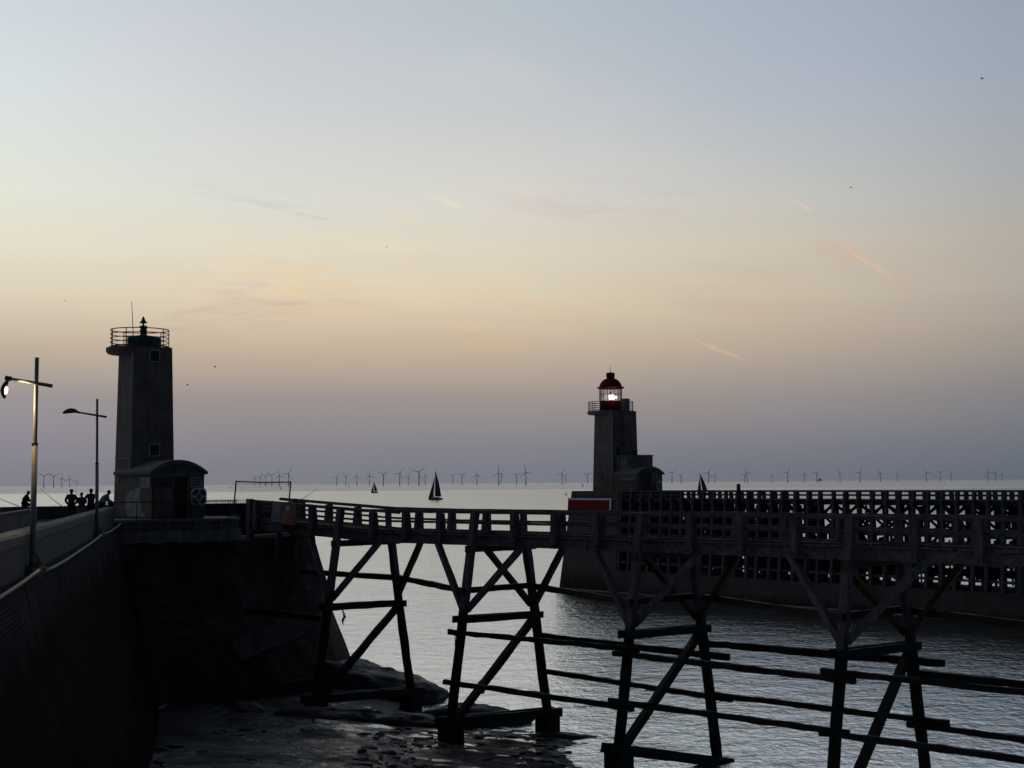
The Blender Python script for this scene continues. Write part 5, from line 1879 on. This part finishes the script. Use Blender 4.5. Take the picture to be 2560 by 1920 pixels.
gull('largest gull, alone high at the upper right', 982, 78.7, 260, 1.3, .1, .16, R(40))
gull('gull at right, well below the largest one', 851, 187.5, 320, 1.2, .2, .12, R(70))
gull('faint gull in mid sky above the two yachts', 386.6, 247, 430, 1.2, .1, .1, R(120))
gull('faint gull low at far left, above the near lamp post', 65.2, 301, 430, 1.2, -.1, .12, R(200))
gull('gull right of the green lighthouse, higher of the pair', 215, 367, 330, 1.25, .05, .18, R(80))
gull('gull close to the green lighthouse, lower of the pair', 187.5, 385, 330, 1.2, -.05, .14, R(100))

# ------------------------------------------------------------------ rocks and odds and ends on the shore
boulder('rock_apron', 'smooth dark rock apron sloping into the water at the foot of the stone pier', (-8.6, 94.2, -.9), (5.2, 3.0, 2.35), 1.3, None, 'rock', 5).rotation_euler = (R(4), R(13), R(38))
G = 'weedy rocks around the trestle feet'
boulder('rock', 'long low rock behind the second trestle', (-2.6, 85.6, -1.0), (3.3, 1.3, 1.15), 5.2, G).rotation_euler = (0, 0, R(6))
boulder('rock', 'flat dark rock left of the second trestle foot', (-6.2, 82.6, -.75), (2.2, 1.2, .8), 7.9, G)
boulder('rock', 'low weedy rock under the first trestle', (-10.6, 82.3, -.2), (3.2, .9, .7), 9.1, G).rotation_euler = (0, 0, R(12))
boulder('rock', 'small rock at the water edge right of the second trestle', (2.4, 80.6, -1.1), (1.9, .55, .38), 3.7, G)
boulder('rock', 'half sunk rock near the foot of the pier wall', (-14.8, 82.2, .1), (1.5, .8, .6), 12.4, G)
boulder('rock', 'dark rock in front of the second trestle', (-2.3, 74.6, -1.0), (2.6, 1.2, .5), 15.0, G)

p = at_z(118.5 + 34, 706, .75)
t = thing('white_gull', 'small white gull standing at the foot of the jetty wall corner', 'bird', (p.x + .6, p.y - .6, shore_h(p.x + .6, p.y - .6)))
MB().tube([(-.22, 0, .22), (-.1, 0, .24), (.05, 0, .26), (.16, 0, .30), (.2, 0, .36), (.22, 0, .42), (.28, 0, .42)], [.02, .07, .09, .06, .045, .045, .012], 8).build('body', 'white_gull', t, True)
for s in (-1, 1):
    MB().tube([(.02, .03 * s, 0), (.02, .03 * s, .2)], .012, 5).build('leg', 'dark_metal', t, True)


def weed(label, px, py, Y, L):
    p = at(px, py, Y)
    m = MB()
    for k in range(3):
        pts = [p + Vector((random.uniform(-.05, .05) + .04 * k * j * .3, random.uniform(-.04, .04), -L * j / 6 * (1 - .2 * k))) for j in range(7)]
        m.tube(pts, [.02, .025, .03, .025, .045, .05, .015], 5)
    o = m.build('hanging_weed', 'weed')
    tag(o, label, 'seaweed', 'strands of weed hanging from the trestles')


def build_stones():
    import bmesh
    rng = random.Random(5)
    tpl = []
    for q in range(6):
        bm = bmesh.new()
        bmesh.ops.create_icosphere(bm, subdivisions=2, radius=1)
        vs = []
        for v in bm.verts:
            n = mnoise.fractal(v.co * 0.9 + Vector((q * 7.3, 1, q)), 0.9, 2.1, 3)
            vs.append(v.co * (1 + 0.45 * n))
        tpl.append((vs, [[v.index for v in f.verts] for f in bm.faces]))
        bm.free()
    m = MB()
    k = 0
    while k < 700:
        Y = rng.uniform(57, 90)
        X = rng.uniform(-17.5, 5)
        if X < jl(Y).x + 2.4 or Y > 80 + (X + 19) * 0.75:
            continue
        dens = mnoise.noise(Vector((X * .25, Y * .4, 4))) + (0.2 if X > -7 else -0.45)
        if rng.random() > 0.35 + dens:
            continue
        r = 0.06 + 0.30 * rng.random() ** 3.2
        h = shore_h(X, Y)
        if h < -1.15:
            continue
        vs, fs = tpl[rng.randrange(6)]
        a = rng.uniform(0, 6.28)
        ca, sa = math.cos(a), math.sin(a)
        sx, sy, sz = r * rng.uniform(.8, 1.6), r * rng.uniform(.7, 1.1), r * rng.uniform(.25, .55)
        m.add([Vector((X + (v.x * ca * sx - v.y * sa * sy), Y + (v.x * sa * sx + v.y * ca * sy), h + v.z * sz)) for v in vs], fs, r > .15)
        k += 1
    o = m.build('shore_stones', mat('shore_stone', (0.022, 0.023, 0.025), 0.6, 0.8, 1.2, 0.02, 12, spec=0.4))
    tag(o, 'scattered dark stones and weed clumps on the foreshore', None, kind='stuff')


build_stones()


weed('weed strand hanging from the cross beam of the first trestle', 343, 609, 85.9, 0.9)
weed('weed strand hanging from the left end of the upper waling at the second trestle', 455.5, 633, 77.6, 1.9)
weed('weed strand hanging from the second trestle cross beam end', 459.5, 622, 77.6, 1.0)
p = at(481.0, 687.5, 77.3)
o = boulder('rag', None, p, (.2, .14, .36), 6.6, m='rag', sub=3)
tag(o, 'pale rag snagged on the low beam of the second trestle', 'rag')

# ------------------------------------------------------------------ evening haze
def build_haze():
    mb = MB().box((0, 11000, 150), 34000, 30000, 330)
    m = bpy.data.materials.new('haze_air')
    m.use_nodes = True
    nt = m.node_tree
    nt.nodes.remove(nt.nodes['Principled BSDF'])
    v = node(nt, 'ShaderNodeVolumePrincipled', {'Color': (0.9, 0.92, 0.98, 1), 'Density': 5.0e-6})
    nt.links.new(v.outputs[0], nt.nodes['Material Output'].inputs['Volume'])
    o = mb.build('haze', m)
    tag(o, 'thin evening haze over the sea', None, kind='stuff')


build_haze()
# ------------------------------------------------------------------ render settings
sc.view_settings.view_transform = 'Standard'
sc.view_settings.look = 'None'
sc.view_settings.exposure = 0
sc.view_settings.gamma = 1
sc.render.engine = 'CYCLES'
sc.cycles.use_denoising = True
sc.cycles.max_bounces = 6
sc.cycles.glossy_bounces = 4
sc.cycles.transparent_max_bounces = 12
sc.cycles.sample_clamp_indirect = 4
